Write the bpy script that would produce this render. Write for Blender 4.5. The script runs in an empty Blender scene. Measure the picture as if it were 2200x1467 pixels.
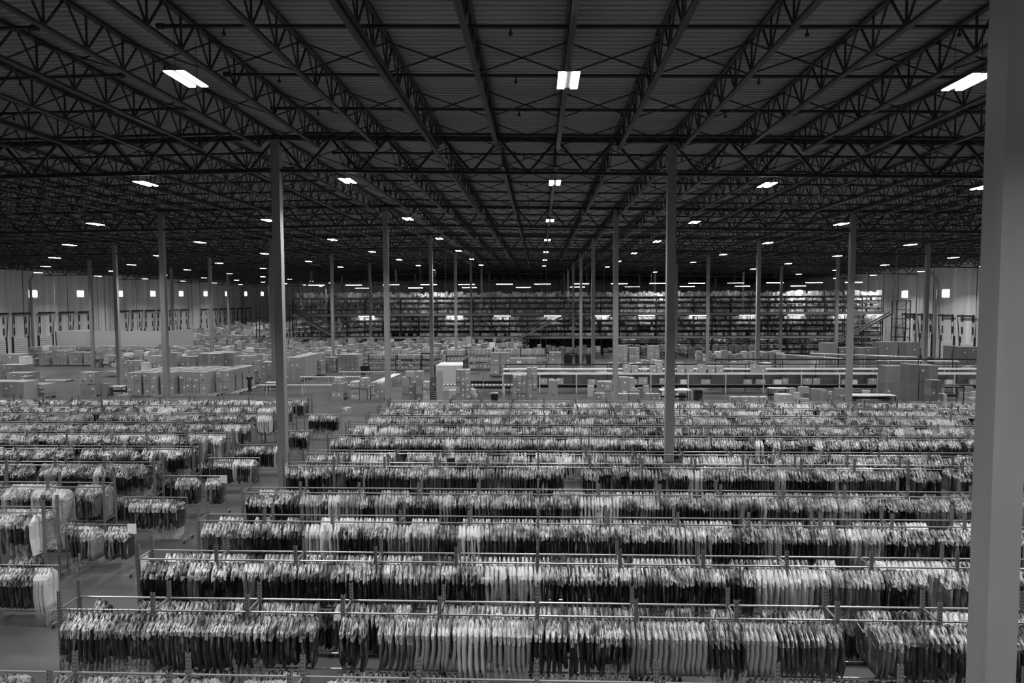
import bpy, math, random
import numpy as np
from mathutils import Matrix, Vector

random.seed(7)
rng = np.random.default_rng(7)
scene = bpy.context.scene
COL = scene.collection

# ------------------------------------------------------------------ camera
EYE = 7.94
yaw, pitch, roll, FPX = -0.0403, 0.0577, 0.0042, 1466.0
cd = bpy.data.cameras.new('camera')
cam = bpy.data.objects.new('camera', cd)
COL.objects.link(cam)
scene.camera = cam
cd.sensor_width = 36.0
cd.lens = FPX / 2200 * 36
cd.clip_end = 600
_c, _s, _cp, _sp = math.cos(yaw), math.sin(yaw), math.cos(pitch), math.sin(pitch)
_r = Vector((_c, -_s, 0)); _f = Vector((_s * _cp, _c * _cp, -_sp)); _u = Vector((_s * _sp, _c * _sp, _cp))
_r2 = _r * math.cos(roll) - _u * math.sin(roll)
_u2 = _r * math.sin(roll) + _u * math.cos(roll)
cam.matrix_world = Matrix(((_r2.x, _u2.x, -_f.x, 0), (_r2.y, _u2.y, -_f.y, 0), (_r2.z, _u2.z, -_f.z, EYE), (0, 0, 0, 1)))

# ------------------------------------------------------------------ world, light levels, exposure
w = bpy.data.worlds.new('world'); scene.world = w; w.use_nodes = True
w.node_tree.nodes['Background'].inputs[0].default_value = (0.6, 0.6, 0.6, 1)
w.node_tree.nodes['Background'].inputs[1].default_value = 0.0
LAMP = 42.0          # ceiling fixtures
TUBE = 45.0          # fluorescent tubes at the mezzanine
WINDOW = 6.0
scene.view_settings.view_transform = 'Standard'
scene.view_settings.look = 'None'
DOWN = 480.0         # watts of each area light added under a fixture
scene.view_settings.exposure = 0.0
scene.view_settings.gamma = 1.0
scene.view_settings.use_curve_mapping = False
scene.cycles.use_denoising = True
scene.cycles.use_adaptive_sampling = True
scene.cycles.adaptive_threshold = 0.025
scene.cycles.max_bounces = 5
scene.cycles.diffuse_bounces = 4
scene.cycles.glossy_bounces = 2
scene.cycles.transparent_max_bounces = 5
scene.cycles.sample_clamp_indirect = 4.0
scene.cycles.use_light_tree = True

# ------------------------------------------------------------------ helpers
def sock(node, *names):
    for n in names:
        if n in node.inputs: return node.inputs[n]

def mat(name, col, rough=0.6, metal=0.0, spec=0.5):
    m = bpy.data.materials.new(name); m.use_nodes = True
    b = m.node_tree.nodes['Principled BSDF']
    b.inputs['Base Color'].default_value = (col, col, col, 1)
    b.inputs['Roughness'].default_value = rough
    b.inputs['Metallic'].default_value = metal
    sock(b, 'Specular IOR Level').default_value = spec
    return m

def noisy(name, lo, hi, scale=(1, 1, 1), rough=0.6, bump=0.0, coord='Position', detail=4, metal=0, contrast=(0.3, 0.7), rough2=None):
    m = mat(name, hi, rough, metal); nt = m.node_tree; b = nt.nodes['Principled BSDF']
    if coord == 'Position':
        g = nt.nodes.new('ShaderNodeNewGeometry'); src = g.outputs['Position']
    else:
        g = nt.nodes.new('ShaderNodeTexCoord'); src = g.outputs[coord]
    mp = nt.nodes.new('ShaderNodeMapping'); mp.inputs['Scale'].default_value = scale
    nt.links.new(src, mp.inputs[0])
    nz = nt.nodes.new('ShaderNodeTexNoise'); nz.inputs['Scale'].default_value = 1; nz.inputs['Detail'].default_value = detail
    nt.links.new(mp.outputs[0], nz.inputs['Vector'])
    r = nt.nodes.new('ShaderNodeMapRange')
    r.inputs[1].default_value, r.inputs[2].default_value = contrast
    r.inputs[3].default_value, r.inputs[4].default_value = lo, hi
    nt.links.new(nz.outputs[0], r.inputs[0])
    nt.links.new(r.outputs[0], b.inputs['Base Color'])
    if rough2 is not None:
        r2 = nt.nodes.new('ShaderNodeMapRange'); r2.inputs[3].default_value, r2.inputs[4].default_value = rough, rough2
        nt.links.new(nz.outputs[0], r2.inputs[0]); nt.links.new(r2.outputs[0], b.inputs['Roughness'])
    if bump:
        bp = nt.nodes.new('ShaderNodeBump'); bp.inputs['Strength'].default_value = bump; bp.inputs['Distance'].default_value = 0.02
        nt.links.new(nz.outputs[0], bp.inputs['Height']); nt.links.new(bp.outputs[0], b.inputs['Normal'])
    return m

def emit(name, strength):
    m = bpy.data.materials.new(name); m.use_nodes = True; nt = m.node_tree
    nt.nodes.remove(nt.nodes['Principled BSDF'])
    e = nt.nodes.new('ShaderNodeEmission'); e.inputs[1].default_value = strength
    nt.links.new(e.outputs[0], nt.nodes['Material Output'].inputs[0])
    return m

def toned(name, rough, film, lo, hi, scale, bump, coat):
    """cloth seen through its polythene cover: the cloth's own grey ('tone') with milky film creases and painted film glints over it"""
    m = bpy.data.materials.new(name); m.use_nodes = True; nt = m.node_tree; b = nt.nodes['Principled BSDF']
    a = nt.nodes.new('ShaderNodeAttribute'); a.attribute_name = 'tone'
    g = nt.nodes.new('ShaderNodeNewGeometry')
    mp = nt.nodes.new('ShaderNodeMapping'); mp.inputs['Scale'].default_value = scale
    nt.links.new(g.outputs['Position'], mp.inputs[0])
    nz = nt.nodes.new('ShaderNodeTexNoise'); nz.inputs['Scale'].default_value = 1; nz.inputs['Detail'].default_value = 3; nz.inputs['Roughness'].default_value = 0.65
    nt.links.new(mp.outputs[0], nz.inputs['Vector'])
    r = nt.nodes.new('ShaderNodeMapRange'); r.inputs[1].default_value, r.inputs[2].default_value = lo, hi
    nt.links.new(nz.outputs[0], r.inputs[0])
    mx = nt.nodes.new('ShaderNodeMix'); mx.data_type = 'RGBA'
    n2 = nt.nodes.new('ShaderNodeTexNoise'); n2.inputs['Scale'].default_value = 2.6; n2.inputs['Detail'].default_value = 2
    nt.links.new(g.outputs['Position'], n2.inputs['Vector'])
    r2 = nt.nodes.new('ShaderNodeMapRange'); r2.inputs[1].default_value, r2.inputs[2].default_value, r2.inputs[3].default_value, r2.inputs[4].default_value = .36, .6, .12, 1.0
    nt.links.new(n2.outputs[0], r2.inputs[0])
    mm = nt.nodes.new('ShaderNodeMath'); mm.operation = 'MULTIPLY'; nt.links.new(r.outputs[0], mm.inputs[0]); nt.links.new(r2.outputs[0], mm.inputs[1])
    nt.links.new(mm.outputs[0], mx.inputs['Factor'])
    nt.links.new(a.outputs['Color'], mx.inputs['A'])
    mx.inputs['B'].default_value = (film, film, film, 1)  # pale streaks put the film's highlights into the colour, along with milky creases
    nt.links.new(mx.outputs['Result'], b.inputs['Base Color'])
    b.inputs['Roughness'].default_value = rough
    sock(b, 'Coat Weight').default_value = coat
    sock(b, 'Coat Roughness').default_value = 0.22
    bp = nt.nodes.new('ShaderNodeBump'); bp.inputs['Strength'].default_value = bump; bp.inputs['Distance'].default_value = 0.03
    nt.links.new(nz.outputs[0], bp.inputs['Height'])
    nt.links.new(bp.outputs[0], b.inputs['Normal'])
    if 'Coat Normal' in b.inputs: nt.links.new(bp.outputs[0], b.inputs['Coat Normal'])
    return m

class G:
    """collects boxes, rods and lofts and links them as ONE mesh object"""
    def __init__(s): s.v = []; s.q = []; s.m = []; s.t = []; s.n = 0
    def add(s, v, q, mi=0, tone=0.2):
        v = np.asarray(v, float).reshape(-1, 3); q = np.asarray(q, int).reshape(-1, 4)
        s.v.append(v); s.q.append(q + s.n); s.n += len(v)
        s.m.append(np.broadcast_to(np.asarray(mi), (len(q),)))
        s.t.append(np.broadcast_to(np.asarray(tone, float), (len(v),)))
        return s
    def boxes(s, c, d, rz=0.0, mi=0, tone=0.2):
        c = np.atleast_2d(np.asarray(c, float)); n = len(c)
        d = np.broadcast_to(np.asarray(d, float), (n, 3)) / 2
        rz = np.broadcast_to(np.asarray(rz, float), (n,))
        S = np.array([(-1,-1,-1),(1,-1,-1),(1,1,-1),(-1,1,-1),(-1,-1,1),(1,-1,1),(1,1,1),(-1,1,1)], float)
        L = S[None] * d[:, None]
        co, si = np.cos(rz)[:, None], np.sin(rz)[:, None]
        X = L[..., 0] * co - L[..., 1] * si; Y = L[..., 0] * si + L[..., 1] * co
        V = np.stack([X, Y, L[..., 2]], -1) + c[:, None]
        F = np.array([(0,3,2,1),(4,5,6,7),(0,1,5,4),(1,2,6,5),(2,3,7,6),(3,0,4,7)])
        Q = F[None] + (np.arange(n) * 8)[:, None, None]
        mi = np.repeat(np.broadcast_to(np.asarray(mi), (n,)), 6)
        tn = np.repeat(np.broadcast_to(np.asarray(tone, float), (n,)), 8)
        return s.add(V, Q, mi, tn)
    def box(s, x0, x1, y0, y1, z0, z1, mi=0, tone=0.2):
        return s.boxes([((x0+x1)/2, (y0+y1)/2, (z0+z1)/2)], [(abs(x1-x0), abs(y1-y0), abs(z1-z0))], 0, mi, tone)
    def rods(s, P, Q, r=0.02, sides=4, mi=0, tone=0.2):
        P = np.atleast_2d(np.asarray(P, float)); Q = np.atleast_2d(np.asarray(Q, float)); n = len(P)
        A = Q - P; A /= np.linalg.norm(A, axis=1, keepdims=True) + 1e-9
        ref = np.where(np.abs(A[:, 2:3]) > 0.9, np.array([[1., 0, 0]]), np.array([[0, 0, 1.]]))
        U = np.cross(A, ref); U /= np.linalg.norm(U, axis=1, keepdims=True)
        W = np.cross(A, U)
        an = np.arange(sides) / sides * 2 * np.pi + np.pi / sides
        r = np.broadcast_to(np.asarray(r, float), (n,))
        R = (U[:, None] * np.cos(an)[None, :, None] + W[:, None] * np.sin(an)[None, :, None]) * r[:, None, None]
        V = np.concatenate([P[:, None] + R, Q[:, None] + R], 1)
        i = np.arange(sides); j = (i + 1) % sides
        F = np.stack([i, j, j + sides, i + sides], 1)
        caps = [(0, 0, 0, 0)]
        if sides == 4: F = np.concatenate([F, [(3, 2, 1, 0), (4, 5, 6, 7)]])
        elif sides == 8: F = np.concatenate([F, [(3,2,1,0),(7,4,3,0),(7,6,5,4),(8,9,10,11),(8,11,12,15),(12,13,14,15)]])
        elif sides == 6: F = np.concatenate([F, [(3,2,1,0),(5,4,3,0),(6,7,8,9),(6,9,10,11)]])
        Qd = F[None] + (np.arange(n) * 2 * sides)[:, None, None]
        return s.add(V, Qd, mi, tone)
    def loft(s, rings, close=True, mi=0, tone=0.2):
        """rings: (..., L, K, 3); a batch of tubes"""
        R = np.asarray(rings, float)
        if R.ndim == 3: R = R[None]
        N, L, K, _ = R.shape
        l, k = np.meshgrid(np.arange(L - 1), np.arange(K), indexing='ij')
        a = l * K + k; b = l * K + (k + 1) % K
        F = np.stack([a, b, b + K, a + K], -1).reshape(-1, 4)
        if close:
            o = (L - 1) * K
            ex = []
            for t in range(1, K // 2): 
                ex.append((t - 1 if t > 1 else 0, t, K - 1 - t, K - t) if False else (t, t - 1, K - t, K - 1 - t))
                ex.append((o + t - 1, o + t, o + K - 1 - t, o + K - t))
            F = np.concatenate([F, ex])
        Q = F[None] + (np.arange(N) * L * K)[:, None, None]
        tn = np.repeat(np.broadcast_to(np.asarray(tone, float), (N,)), L * K)
        m_ = np.repeat(np.broadcast_to(np.asarray(mi), (N,)), len(F))
        return s.add(R, Q, m_, tn)
    def mesh(s, name, mats, smooth=False):
        me = bpy.data.meshes.new(name)
        V = np.concatenate(s.v); Q = np.concatenate(s.q); M = np.concatenate(s.m); T = np.concatenate(s.t)
        me.vertices.add(len(V)); me.vertices.foreach_set('co', V.astype(np.float32).ravel())
        me.loops.add(len(Q) * 4); me.loops.foreach_set('vertex_index', Q.astype(np.int32).ravel())
        me.polygons.add(len(Q)); me.polygons.foreach_set('loop_start', np.arange(0, len(Q) * 4, 4, dtype=np.int32))
        me.polygons.foreach_set('material_index', M.astype(np.int32))
        me.polygons.foreach_set('use_smooth', np.full(len(Q), smooth))
        at = me.attributes.new('tone', 'FLOAT', 'POINT'); at.data.foreach_set('value', T.astype(np.float32))
        me.update(calc_edges=True); me.validate()
        for m in (mats if isinstance(mats, (list, tuple)) else [mats]): me.materials.append(m)
        return me
    def obj(s, name, mats, parent=None, smooth=False, loc=None):
        return link(name, s.mesh(name, mats, smooth), parent, loc)

def link(name, me, parent=None, loc=None, rz=0.0):
    o = bpy.data.objects.new(name, me); COL.objects.link(o)
    if parent is not None: o.parent = parent
    if loc is not None: o.location = loc
    if rz: o.rotation_euler = (0, 0, rz)
    return o

def tag(o, label, cat, group=None, kind=None):
    o['label'] = label; o['category'] = cat
    if group: o['group'] = group
    if kind: o['kind'] = kind
    return o

def thing(name, loc, label, cat, group=None, rz=0.0):
    return tag(link(name, None, None, loc, rz), label, cat, group)

def struct(o): o['kind'] = 'structure'; return o

def dup(root, loc, label, group=None, rz=0.0):
    """copy of a thing with copies of its parts and sub-parts"""
    def rec(o, parent):
        c = o.copy(); COL.objects.link(c); c.parent = parent
        for ch in KIDS.get(o.name, ()): rec(ch, c)
        return c
    if root.name not in KIDS:
        KIDS[root.name] = []
        for ch in root.children_recursive: KIDS.setdefault(ch.parent.name, []).append(ch)
    r = rec(root, None); r.location = loc; r.rotation_euler = (0, 0, rz); r['label'] = label
    if group: r['group'] = group
    return r
KIDS = {}

def nth(n):
    return '%d%s' % (n, 'th' if 10 <= n % 100 <= 20 else {1: 'st', 2: 'nd', 3: 'rd'}.get(n % 10, 'th'))
WORD = 'first second third fourth fifth sixth seventh eighth ninth tenth eleventh twelfth thirteenth fourteenth fifteenth sixteenth seventeenth eighteenth nineteenth twentieth'.split()
def wth(n): return WORD[n - 1] if n <= 20 else nth(n)

def roof(X):
    """the roof falls away on both sides of its ridge at x = -10.2"""
    t = np.asarray(X, float) + 10.2
    return np.where(t > 0, -0.0208 * t, 0.012 * t)
BW, BD = 15.24, 18.88
CX = [5.03 + BW * n for n in range(-4, 3)]
CY = [(m + .403) * BD for m in range(0, 10)]
WL, WR, YB, YF = -76.0, 55.0, 196.0, -12.0

# ------------------------------------------------------------------ materials
M = dict(
    floor=noisy('concrete_floor', .05, .095, (.25, .6, 1), .20, 0.02, contrast=(.3, .7), rough2=.42),
    deck=noisy('roof_deck', .32, .40, (.15, .5, 1), .6),
    steel=mat('dark_painted_steel', .025, .55),
    steel2=mat('joist_paint', .03, .5),
    wall=noisy('tilt_up_concrete', .60, .92, (1.3, 1.3, .05), .8, detail=6),
    column=noisy('column_paint', .24, .28, (3, 3, .6), .45),
    pipe=mat('black_pipe', .02, .5),
    rack=mat('grey_rack_steel', .22, .45, .3),
    rail=mat('bright_rail', .26, .42, .6),
    black=mat('black_plastic', .012, .5),
    dark=mat('dark_metal', .02, .5),
    white=mat('white_enamel', .75, .35), lampbody=mat('grey_lamp_body', .12, .5),
    offwhite=mat('painted_board', .55, .6),
    paper=mat('paper', .8, .6),
    print=mat('printed_ink', .03, .7),
    wood=noisy('pallet_wood', .22, .34, (3, 20, 3), .8),
    beam=mat('deck_edge_paint', .36, .5),
    galv=mat('galvanised', .35, .45, .5),
    skin=mat('skin', .36, .5), hair=mat('hair', .012, .6), shirt=mat('black_cotton', .012, .8), jeans=mat('dark_denim', .03, .8), shoe=mat('shoe_leather', .03, .5),
    lamp=emit('lamp_light', LAMP), tube=emit('tube_light', TUBE), window=emit('daylight_pane', WINDOW),
    cloth=toned('cloth_in_polythene', .5, .50, .53, .74, (42, 7, 2.2), .6, .6),
    film=toned('polythene_shoulders', .28, .88, .40, .56, (55, 9, 9), 1.0, .8),
)
# cardboard takes its grey from the mesh
def cardboard():
    m = mat('cardboard', .2, .75); nt = m.node_tree; b = nt.nodes['Principled BSDF']
    a = nt.nodes.new('ShaderNodeAttribute'); a.attribute_name = 'tone'
    nt.links.new(a.outputs['Color'], b.inputs['Base Color'])
    return m
M['card'] = cardboard()
# loose polythene: mostly clear with milky creases
def clearfilm():
    m = bpy.data.materials.new('loose_polythene'); m.use_nodes = True; nt = m.node_tree; b = nt.nodes['Principled BSDF']
    b.inputs['Base Color'].default_value = (.7, .7, .7, 1); b.inputs['Roughness'].default_value = .3
    g = nt.nodes.new('ShaderNodeNewGeometry'); mp = nt.nodes.new('ShaderNodeMapping'); mp.inputs['Scale'].default_value = (22, 22, 7)
    nt.links.new(g.outputs['Position'], mp.inputs[0])
    nz = nt.nodes.new('ShaderNodeTexNoise'); nz.inputs['Scale'].default_value = 1; nt.links.new(mp.outputs[0], nz.inputs['Vector'])
    r = nt.nodes.new('ShaderNodeMapRange'); r.inputs[1].default_value = .4; r.inputs[2].default_value = .75; r.inputs[3].default_value = .12; r.inputs[4].default_value = .6
    nt.links.new(nz.outputs[0], r.inputs[0]); nt.links.new(r.outputs[0], b.inputs['Alpha'])
    return m
M['skirt'] = clearfilm()
# punched upright: holes every 5 cm
def punched():
    m = mat('punched_upright', .22, .45, .3); nt = m.node_tree; b = nt.nodes['Principled BSDF']
    g = nt.nodes.new('ShaderNodeNewGeometry'); sx = nt.nodes.new('ShaderNodeSeparateXYZ'); nt.links.new(g.outputs['Position'], sx.inputs[0])
    a = nt.nodes.new('ShaderNodeMath'); a.operation = 'MULTIPLY'; a.inputs[1].default_value = 16.0; nt.links.new(sx.outputs[2], a.inputs[0])
    f = nt.nodes.new('ShaderNodeMath'); f.operation = 'FRACT'; nt.links.new(a.outputs[0], f.inputs[0])
    l = nt.nodes.new('ShaderNodeMath'); l.operation = 'LESS_THAN'; l.inputs[1].default_value = .38; nt.links.new(f.outputs[0], l.inputs[0])
    tc = nt.nodes.new('ShaderNodeTexCoord'); s2 = nt.nodes.new('ShaderNodeSeparateXYZ'); nt.links.new(tc.outputs['Object'], s2.inputs[0])
    ab = nt.nodes.new('ShaderNodeMath'); ab.operation = 'ABSOLUTE'; nt.links.new(s2.outputs[0], ab.inputs[0])
    c1 = nt.nodes.new('ShaderNodeMath'); c1.operation = 'COMPARE'; c1.inputs[1].default_value = .018; c1.inputs[2].default_value = .008; nt.links.new(ab.outputs[0], c1.inputs[0])
    mu = nt.nodes.new('ShaderNodeMath'); mu.operation = 'MULTIPLY'; nt.links.new(l.outputs[0], mu.inputs[0]); nt.links.new(c1.outputs[0], mu.inputs[1])
    mx = nt.nodes.new('ShaderNodeMix'); mx.data_type = 'RGBA'; nt.links.new(mu.outputs[0], mx.inputs['Factor'])
    mx.inputs['A'].default_value = (.22, .22, .22, 1); mx.inputs['B'].default_value = (.02, .02, .02, 1)
    nt.links.new(mx.outputs['Result'], b.inputs['Base Color'])
    return m
M['post'] = punched()

# ================================================================== the building
def place_structure():
    g = G(); g.box(WL - .3, WR + .3, YF, YB, -.3, 0); struct(g.obj('floor', M['floor']))
    # corrugated roof deck, ribs run across the building
    pit = .25; n = int((YB - YF) / pit)
    xs = np.array([WL, -10.2, WR]); zr = 14.55 + roof(xs)
    prof = []
    for i in range(n):
        y = YF + i * pit
        prof += [(y, 0), (y + .08, 0), (y + .115, .07), (y + .215, .07)]
    prof = np.array(prof)
    V = np.stack([np.repeat(xs[:, None], len(prof), 1), np.repeat(prof[None, :, 0], 3, 0), zr[:, None] + prof[None, :, 1]], -1)
    L = len(prof); idx = np.arange(L - 1)
    Q = np.concatenate([np.stack([a * L + idx, a * L + idx + 1, (a + 1) * L + idx + 1, (a + 1) * L + idx], 1) for a in (0, 1)])
    g = G().add(V, Q); struct(g.obj('ceiling', M['deck']))
    for nm, x0, x1, y0, y1 in (('wall_left', WL - .3, WL, YF, YB), ('wall_right', WR, WR + .3, YF, YB), ('wall_back', WL, WR, YB, YB + .3), ('wall_front', WL, WR, YF - .3, YF)):
        struct(G().box(x0, x1, y0, y1, 0, 14.9).obj(nm, M['wall']))
    # joints between the tilt-up panels, and pilaster strips
    k = 0
    for X, sgn in ((WL, 1), (WR, -1)):
        for y in np.arange(60, 190, 9.44):
            k += 1
            struct(G().box(X, X + sgn * .06, y - .02, y + .02, 0, 13.6).obj('trim_%d' % k, M['dark']))
place_structure()

wi = 0
for X, sgn, ys, zf in ((WL, 1, [99.8 + 10.62 * k for k in range(9)], lambda y: 9.49 + .0119 * (y - 99.8)), (WR, -1, [84.5, 94.9, 105.3], lambda y: 8.87)):
    for y in ys:
        wi += 1; z = zf(y)
        hw = .8
        r = G().box(X, X + sgn * .05, y - hw, y + hw, z - .52, z + .52).obj('window_%d' % wi, M['window'])
        struct(r)
        g = G()
        g.rods([(X + sgn*.05, y-hw, z-.5), (X + sgn*.05, y-hw, z+.5), (X + sgn*.05, y-hw, z-.5), (X + sgn*.05, y+hw, z-.5)],
               [(X + sgn*.05, y+hw, z-.5), (X + sgn*.05, y+hw, z+.5), (X + sgn*.05, y-hw, z+.5), (X + sgn*.05, y+hw, z+.5)], .03)
        g.obj('window_frame', M['white'], r)

# columns
cg = {}
def make_column():
    t = thing('steel_column', (0, 0, 0), '', 'column'); t['kind'] = 'thing'
    cg['shaft'] = G().box(-.165, .165, -.165, .165, .02, 14.25).obj('shaft', M['column'], t)
    cg['base'] = G().box(-.24, .24, -.24, .24, 0, .02).boxes([(-.2,-.2,.035),(.2,-.2,.035),(.2,.2,.035),(-.2,.2,.035)], (.04,.04,.03)).obj('base_plate', M['column'], t)
    cg['cap'] = G().box(-.2, .2, -.2, .2, 14.25, 14.31).obj('cap_bracket', M['steel'], t)
    return t
ROWNAME = {0: 'beside the camera', 1: 'rising among the garment racks', 2: 'just past the last garment racks'}
first = None
xname = ['fourth', 'third', 'second', 'first']
for m, y in enumerate(CY):
    for n, x in enumerate(CX):
        if m == 0 and n != 4: continue
        if abs(x) > .82 * y + 3 and m > 0: continue
        if m == 0: lab = 'broad pale grey steel column close beside the camera, cut by the frame'
        elif m == 1: lab = 'tall grey steel column rising among garment racks, %s' % {3: 'standing in the aisle', 4: 'right of the aisle'}.get(n, 'on the windowed side')
        elif m == 2: lab = 'tall grey steel column just past the last racks, %s from windowed wall' % wth(n + 1)
        else: lab = 'grey steel column, %s row from camera, %s from windowed wall' % (wth(m + 1), wth(n + 1))
        z = float(roof(x))
        if first is None:
            first = make_column(); o = first; o.location = (x, y, 0); o['label'] = lab; o['group'] = 'steel columns'
        else: o = dup(first, (x, y, 0), lab, 'steel columns')
        o.scale = (1, 1, (14.30 + z) / 14.31)

# roof girders across, joists along, bracing and sprinkler pipe
XS = [WL + .1] + CX + [WR - .12]
def girder(x0, x1, y, lab):
    t = thing('roof_girder', (x0, y, 0), lab, 'roof truss', 'roof girders'); t['kind'] = 'thing'
    n = max(4, round((x1 - x0) / 2.177)); xs = np.linspace(0, x1 - x0, n + 1)
    zt = 14.34 + roof(x0 + xs); xm = (xs[1:] + xs[:-1]) / 2; zb = 13.08 + roof(x0 + xm)
    P = np.stack([xs, xs * 0, zt], 1); B = np.stack([xm, xm * 0, zb], 1)
    a = lambda k, z: (k, 0, z)
    for nm, zz, r, pts in (('top_chord', .0, .13, P), ('bottom_chord', 0, .085, np.vstack([[(0, 0, 13.08 + float(roof(x0)))], B, [(x1 - x0, 0, 13.08 + float(roof(x1)))]]))):
        G().rods(pts[:-1], pts[1:], r).obj(nm, M['steel'], t)
    G().rods(np.vstack([P[:-1], B]), np.vstack([B, P[1:]]), .062).obj('web', M['steel'], t)
for m, y in enumerate(CY):
    if m == 0: continue
    for i in range(len(XS) - 1):
        if XS[i] > .8 * y + 2 or XS[i + 1] < -.85 * y - 2: continue
        girder(XS[i], XS[i + 1], y, 'black roof girder over the %s column row, %s bay from windowed wall' % (wth(m), wth(i + 1)))

# joists
def joist_parts(g3, x, y0, z):
    gt, gb, gw = g3
    gt.boxes([(x - .04, y0 + BD / 2, z), (x + .04, y0 + BD / 2, z)], (.065, BD - .3, .08))
    gb.boxes([(x - .035, y0 + BD / 2, z - .82), (x + .035, y0 + BD / 2, z - .82)], (.065, BD - 3.1, .07))
    yb = y0 + 1.03 + 1.35 * np.arange(1, 13)
    o = np.ones_like(yb)
    Bn = np.stack([x * o, yb, (z - .80) * o], 1)
    for d in (-.62, 0, .62):
        T = Bn + np.array([0, d, .78]); gw.rods(Bn, T, .027)
    gw.rods([(x, y0 + 1.6, z - .8), (x, y0 + BD - 1.6, z - .8)], [(x, y0 + .2, z - .03), (x, y0 + BD - .2, z - .03)], .025)
jx = [5.03 + 2.177 * k for k in range(-37, 23)]
cand = []
for m in range(1, 10):
    y0 = CY[m - 1]
    for k, x in enumerate(jx):
        if abs(x) < .8 * (y0 + BD) + 1: cand.append((y0, m, k, x))
root = None; rest = [G(), G(), G()]; nj = 0
for y0, m, k, x in cand:
    z = 14.47 + float(roof(x))
    if nj < 290:
        nj += 1
        side = k - 29
        lab = 'black open web joist, %s roof bay, %s' % (wth(m), 'on the ridge' if side == 0 else '%s %s of the ridge' % (wth(abs(side)), 'right' if side > 0 else 'left'))
        if root is None:
            root = thing('roof_joist', (x, y0, z), lab, 'roof joist', 'open web roof joists')
            g3 = [G(), G(), G()]; joist_parts(g3, 0, 0, 0)
            for nm, g in zip(('top_chord', 'bottom_chord', 'web'), g3): g.obj(nm, M['steel2'], root)
        else: dup(root, (x, y0, z), lab)
    else: joist_parts(rest, x, y0, z)
g = G()
for q in rest:
    off = g.n
    for v, f, mm, tt in zip(q.v, q.q, q.m, q.t): g.v.append(v); g.q.append(f + off); g.m.append(mm); g.t.append(tt)
    g.n += q.n
tag(g.obj('roof_joists', M['steel2']), 'mesh of black roof joists far down the hall', 'roof joist', 'open web roof joists', 'stuff')

# cross bracing between joists
for m in range(1, 8):
    for j, dy in enumerate((9.3, 13.25, 5.3, 1.9, 17.0)):
        y = CY[m - 1] + dy
        if y < 14: continue
        xs = np.array([x for x in jx if abs(x) < .8 * y + 3]); zt = 14.42 + roof(xs); zb = zt - .74
        P = np.stack([xs, xs * 0 + y, zt], 1); B = np.stack([xs, xs * 0 + y, zb], 1)
        gg = G().rods(np.vstack([P[:-1], B[:-1]]), np.vstack([B[1:], P[1:]]), .024)
        tag(gg.obj('bracing_run', M['steel2']), 'zigzag steel bracing, %s line of the %s roof bay' % (wth(sorted((9.3, 13.25, 5.3, 1.9, 17.0)).index(dy) + 1), wth(m)), 'bracing', 'bracing between joists', 'thing')

# sprinkler branch pipes, broken at the ridge
k = 0
py = 11.7
while py < 150:
    k += 1
    for x0, x1, nm in ((-11.0, max(WL + 1, -.85 * py - 3), 'windowed wall'), (-8.2, min(WR - 1, .82 * py + 3), 'wall past the big column')):
        xa, xb = sorted((x0, x1))
        za, zb = 13.98 + float(roof(xa)), 13.98 + float(roof(xb))
        t = tag(G().rods([(xa, py, za)], [(xb, py, zb)], .045, 6).obj('sprinkler_pipe', M['pipe']), 'black sprinkler pipe, %s out from camera, toward the %s' % (wth(k), nm), 'pipe', 'sprinkler pipes')
        cap = x0; zc = za if xa == x0 else zb
        G().rods([(cap - .07, py, zc)], [(cap + .07, py, zc)], .07, 6).obj('end_cap', M['pipe'], t)
        if py < 45:
            for hx in np.arange(xa + 1.4, xb, 3.1):
                hz = 13.98 + float(roof(hx))
                G().rods([(hx, py, hz - .04), (hx, py, hz - .14)], [(hx, py, hz - .14), (hx, py, hz - .20)], [.018, .045], 6).obj('sprinkler_head', M['pipe'], t)
    py += 3.14

tag(G().rods([(-3.75, 8, 13.42)], [(-3.75, 96, 13.42)], .07, 8).obj('main_pipe', M['steel2']), 'thick sprinkler main running down the hall below the joists', 'pipe')

# ceiling lights
def make_light():
    t = thing('ceiling_light', (0, 0, 0), '', 'ceiling light', 'ceiling lights in rows')
    G().box(-.225, .225, -.54, .54, .0, .02).box(-.045, .045, -.57, .57, .02, .09).obj('housing', M['lampbody'], t)
    for s in (-1, 1):
        G().box(s * .145 - .075, s * .145 + .075, -.53, .53, -.022, -.001).obj('light_panel', M['lamp'], t)
    la = bpy.data.lights.get('down_area') or bpy.data.lights.new('down_area', 'AREA')
    la.shape = 'RECTANGLE'; la.size = .40; la.size_y = 1.04; la.energy = DOWN; la.spread = math.radians(130)
    o = bpy.data.objects.new('down_area_light', la); COL.objects.link(o); o.parent = t; o.location = (0, 0, -.03)  # added area light, steers the fixture's light downward
    G().rods([(0, -.45, .09), (0, .45, .09)], [(0, -.45, .95), (0, .45, .95)], .006).obj('hanger_wire', M['pipe'], t)
    G().box(-.06, .06, .5, .68, .0, .1).obj('driver_box', M['dark'], t)
    return t
lx = {i: 8.26 * i + .62 for i in range(-2, 3)}
lx.update({3: 27.6, 4: 38.1, 5: 48.8, -3: -26.3, -4: -36.7, -5: -47.0, -6: -57.2, -7: -67.5})
L0 = None
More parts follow.
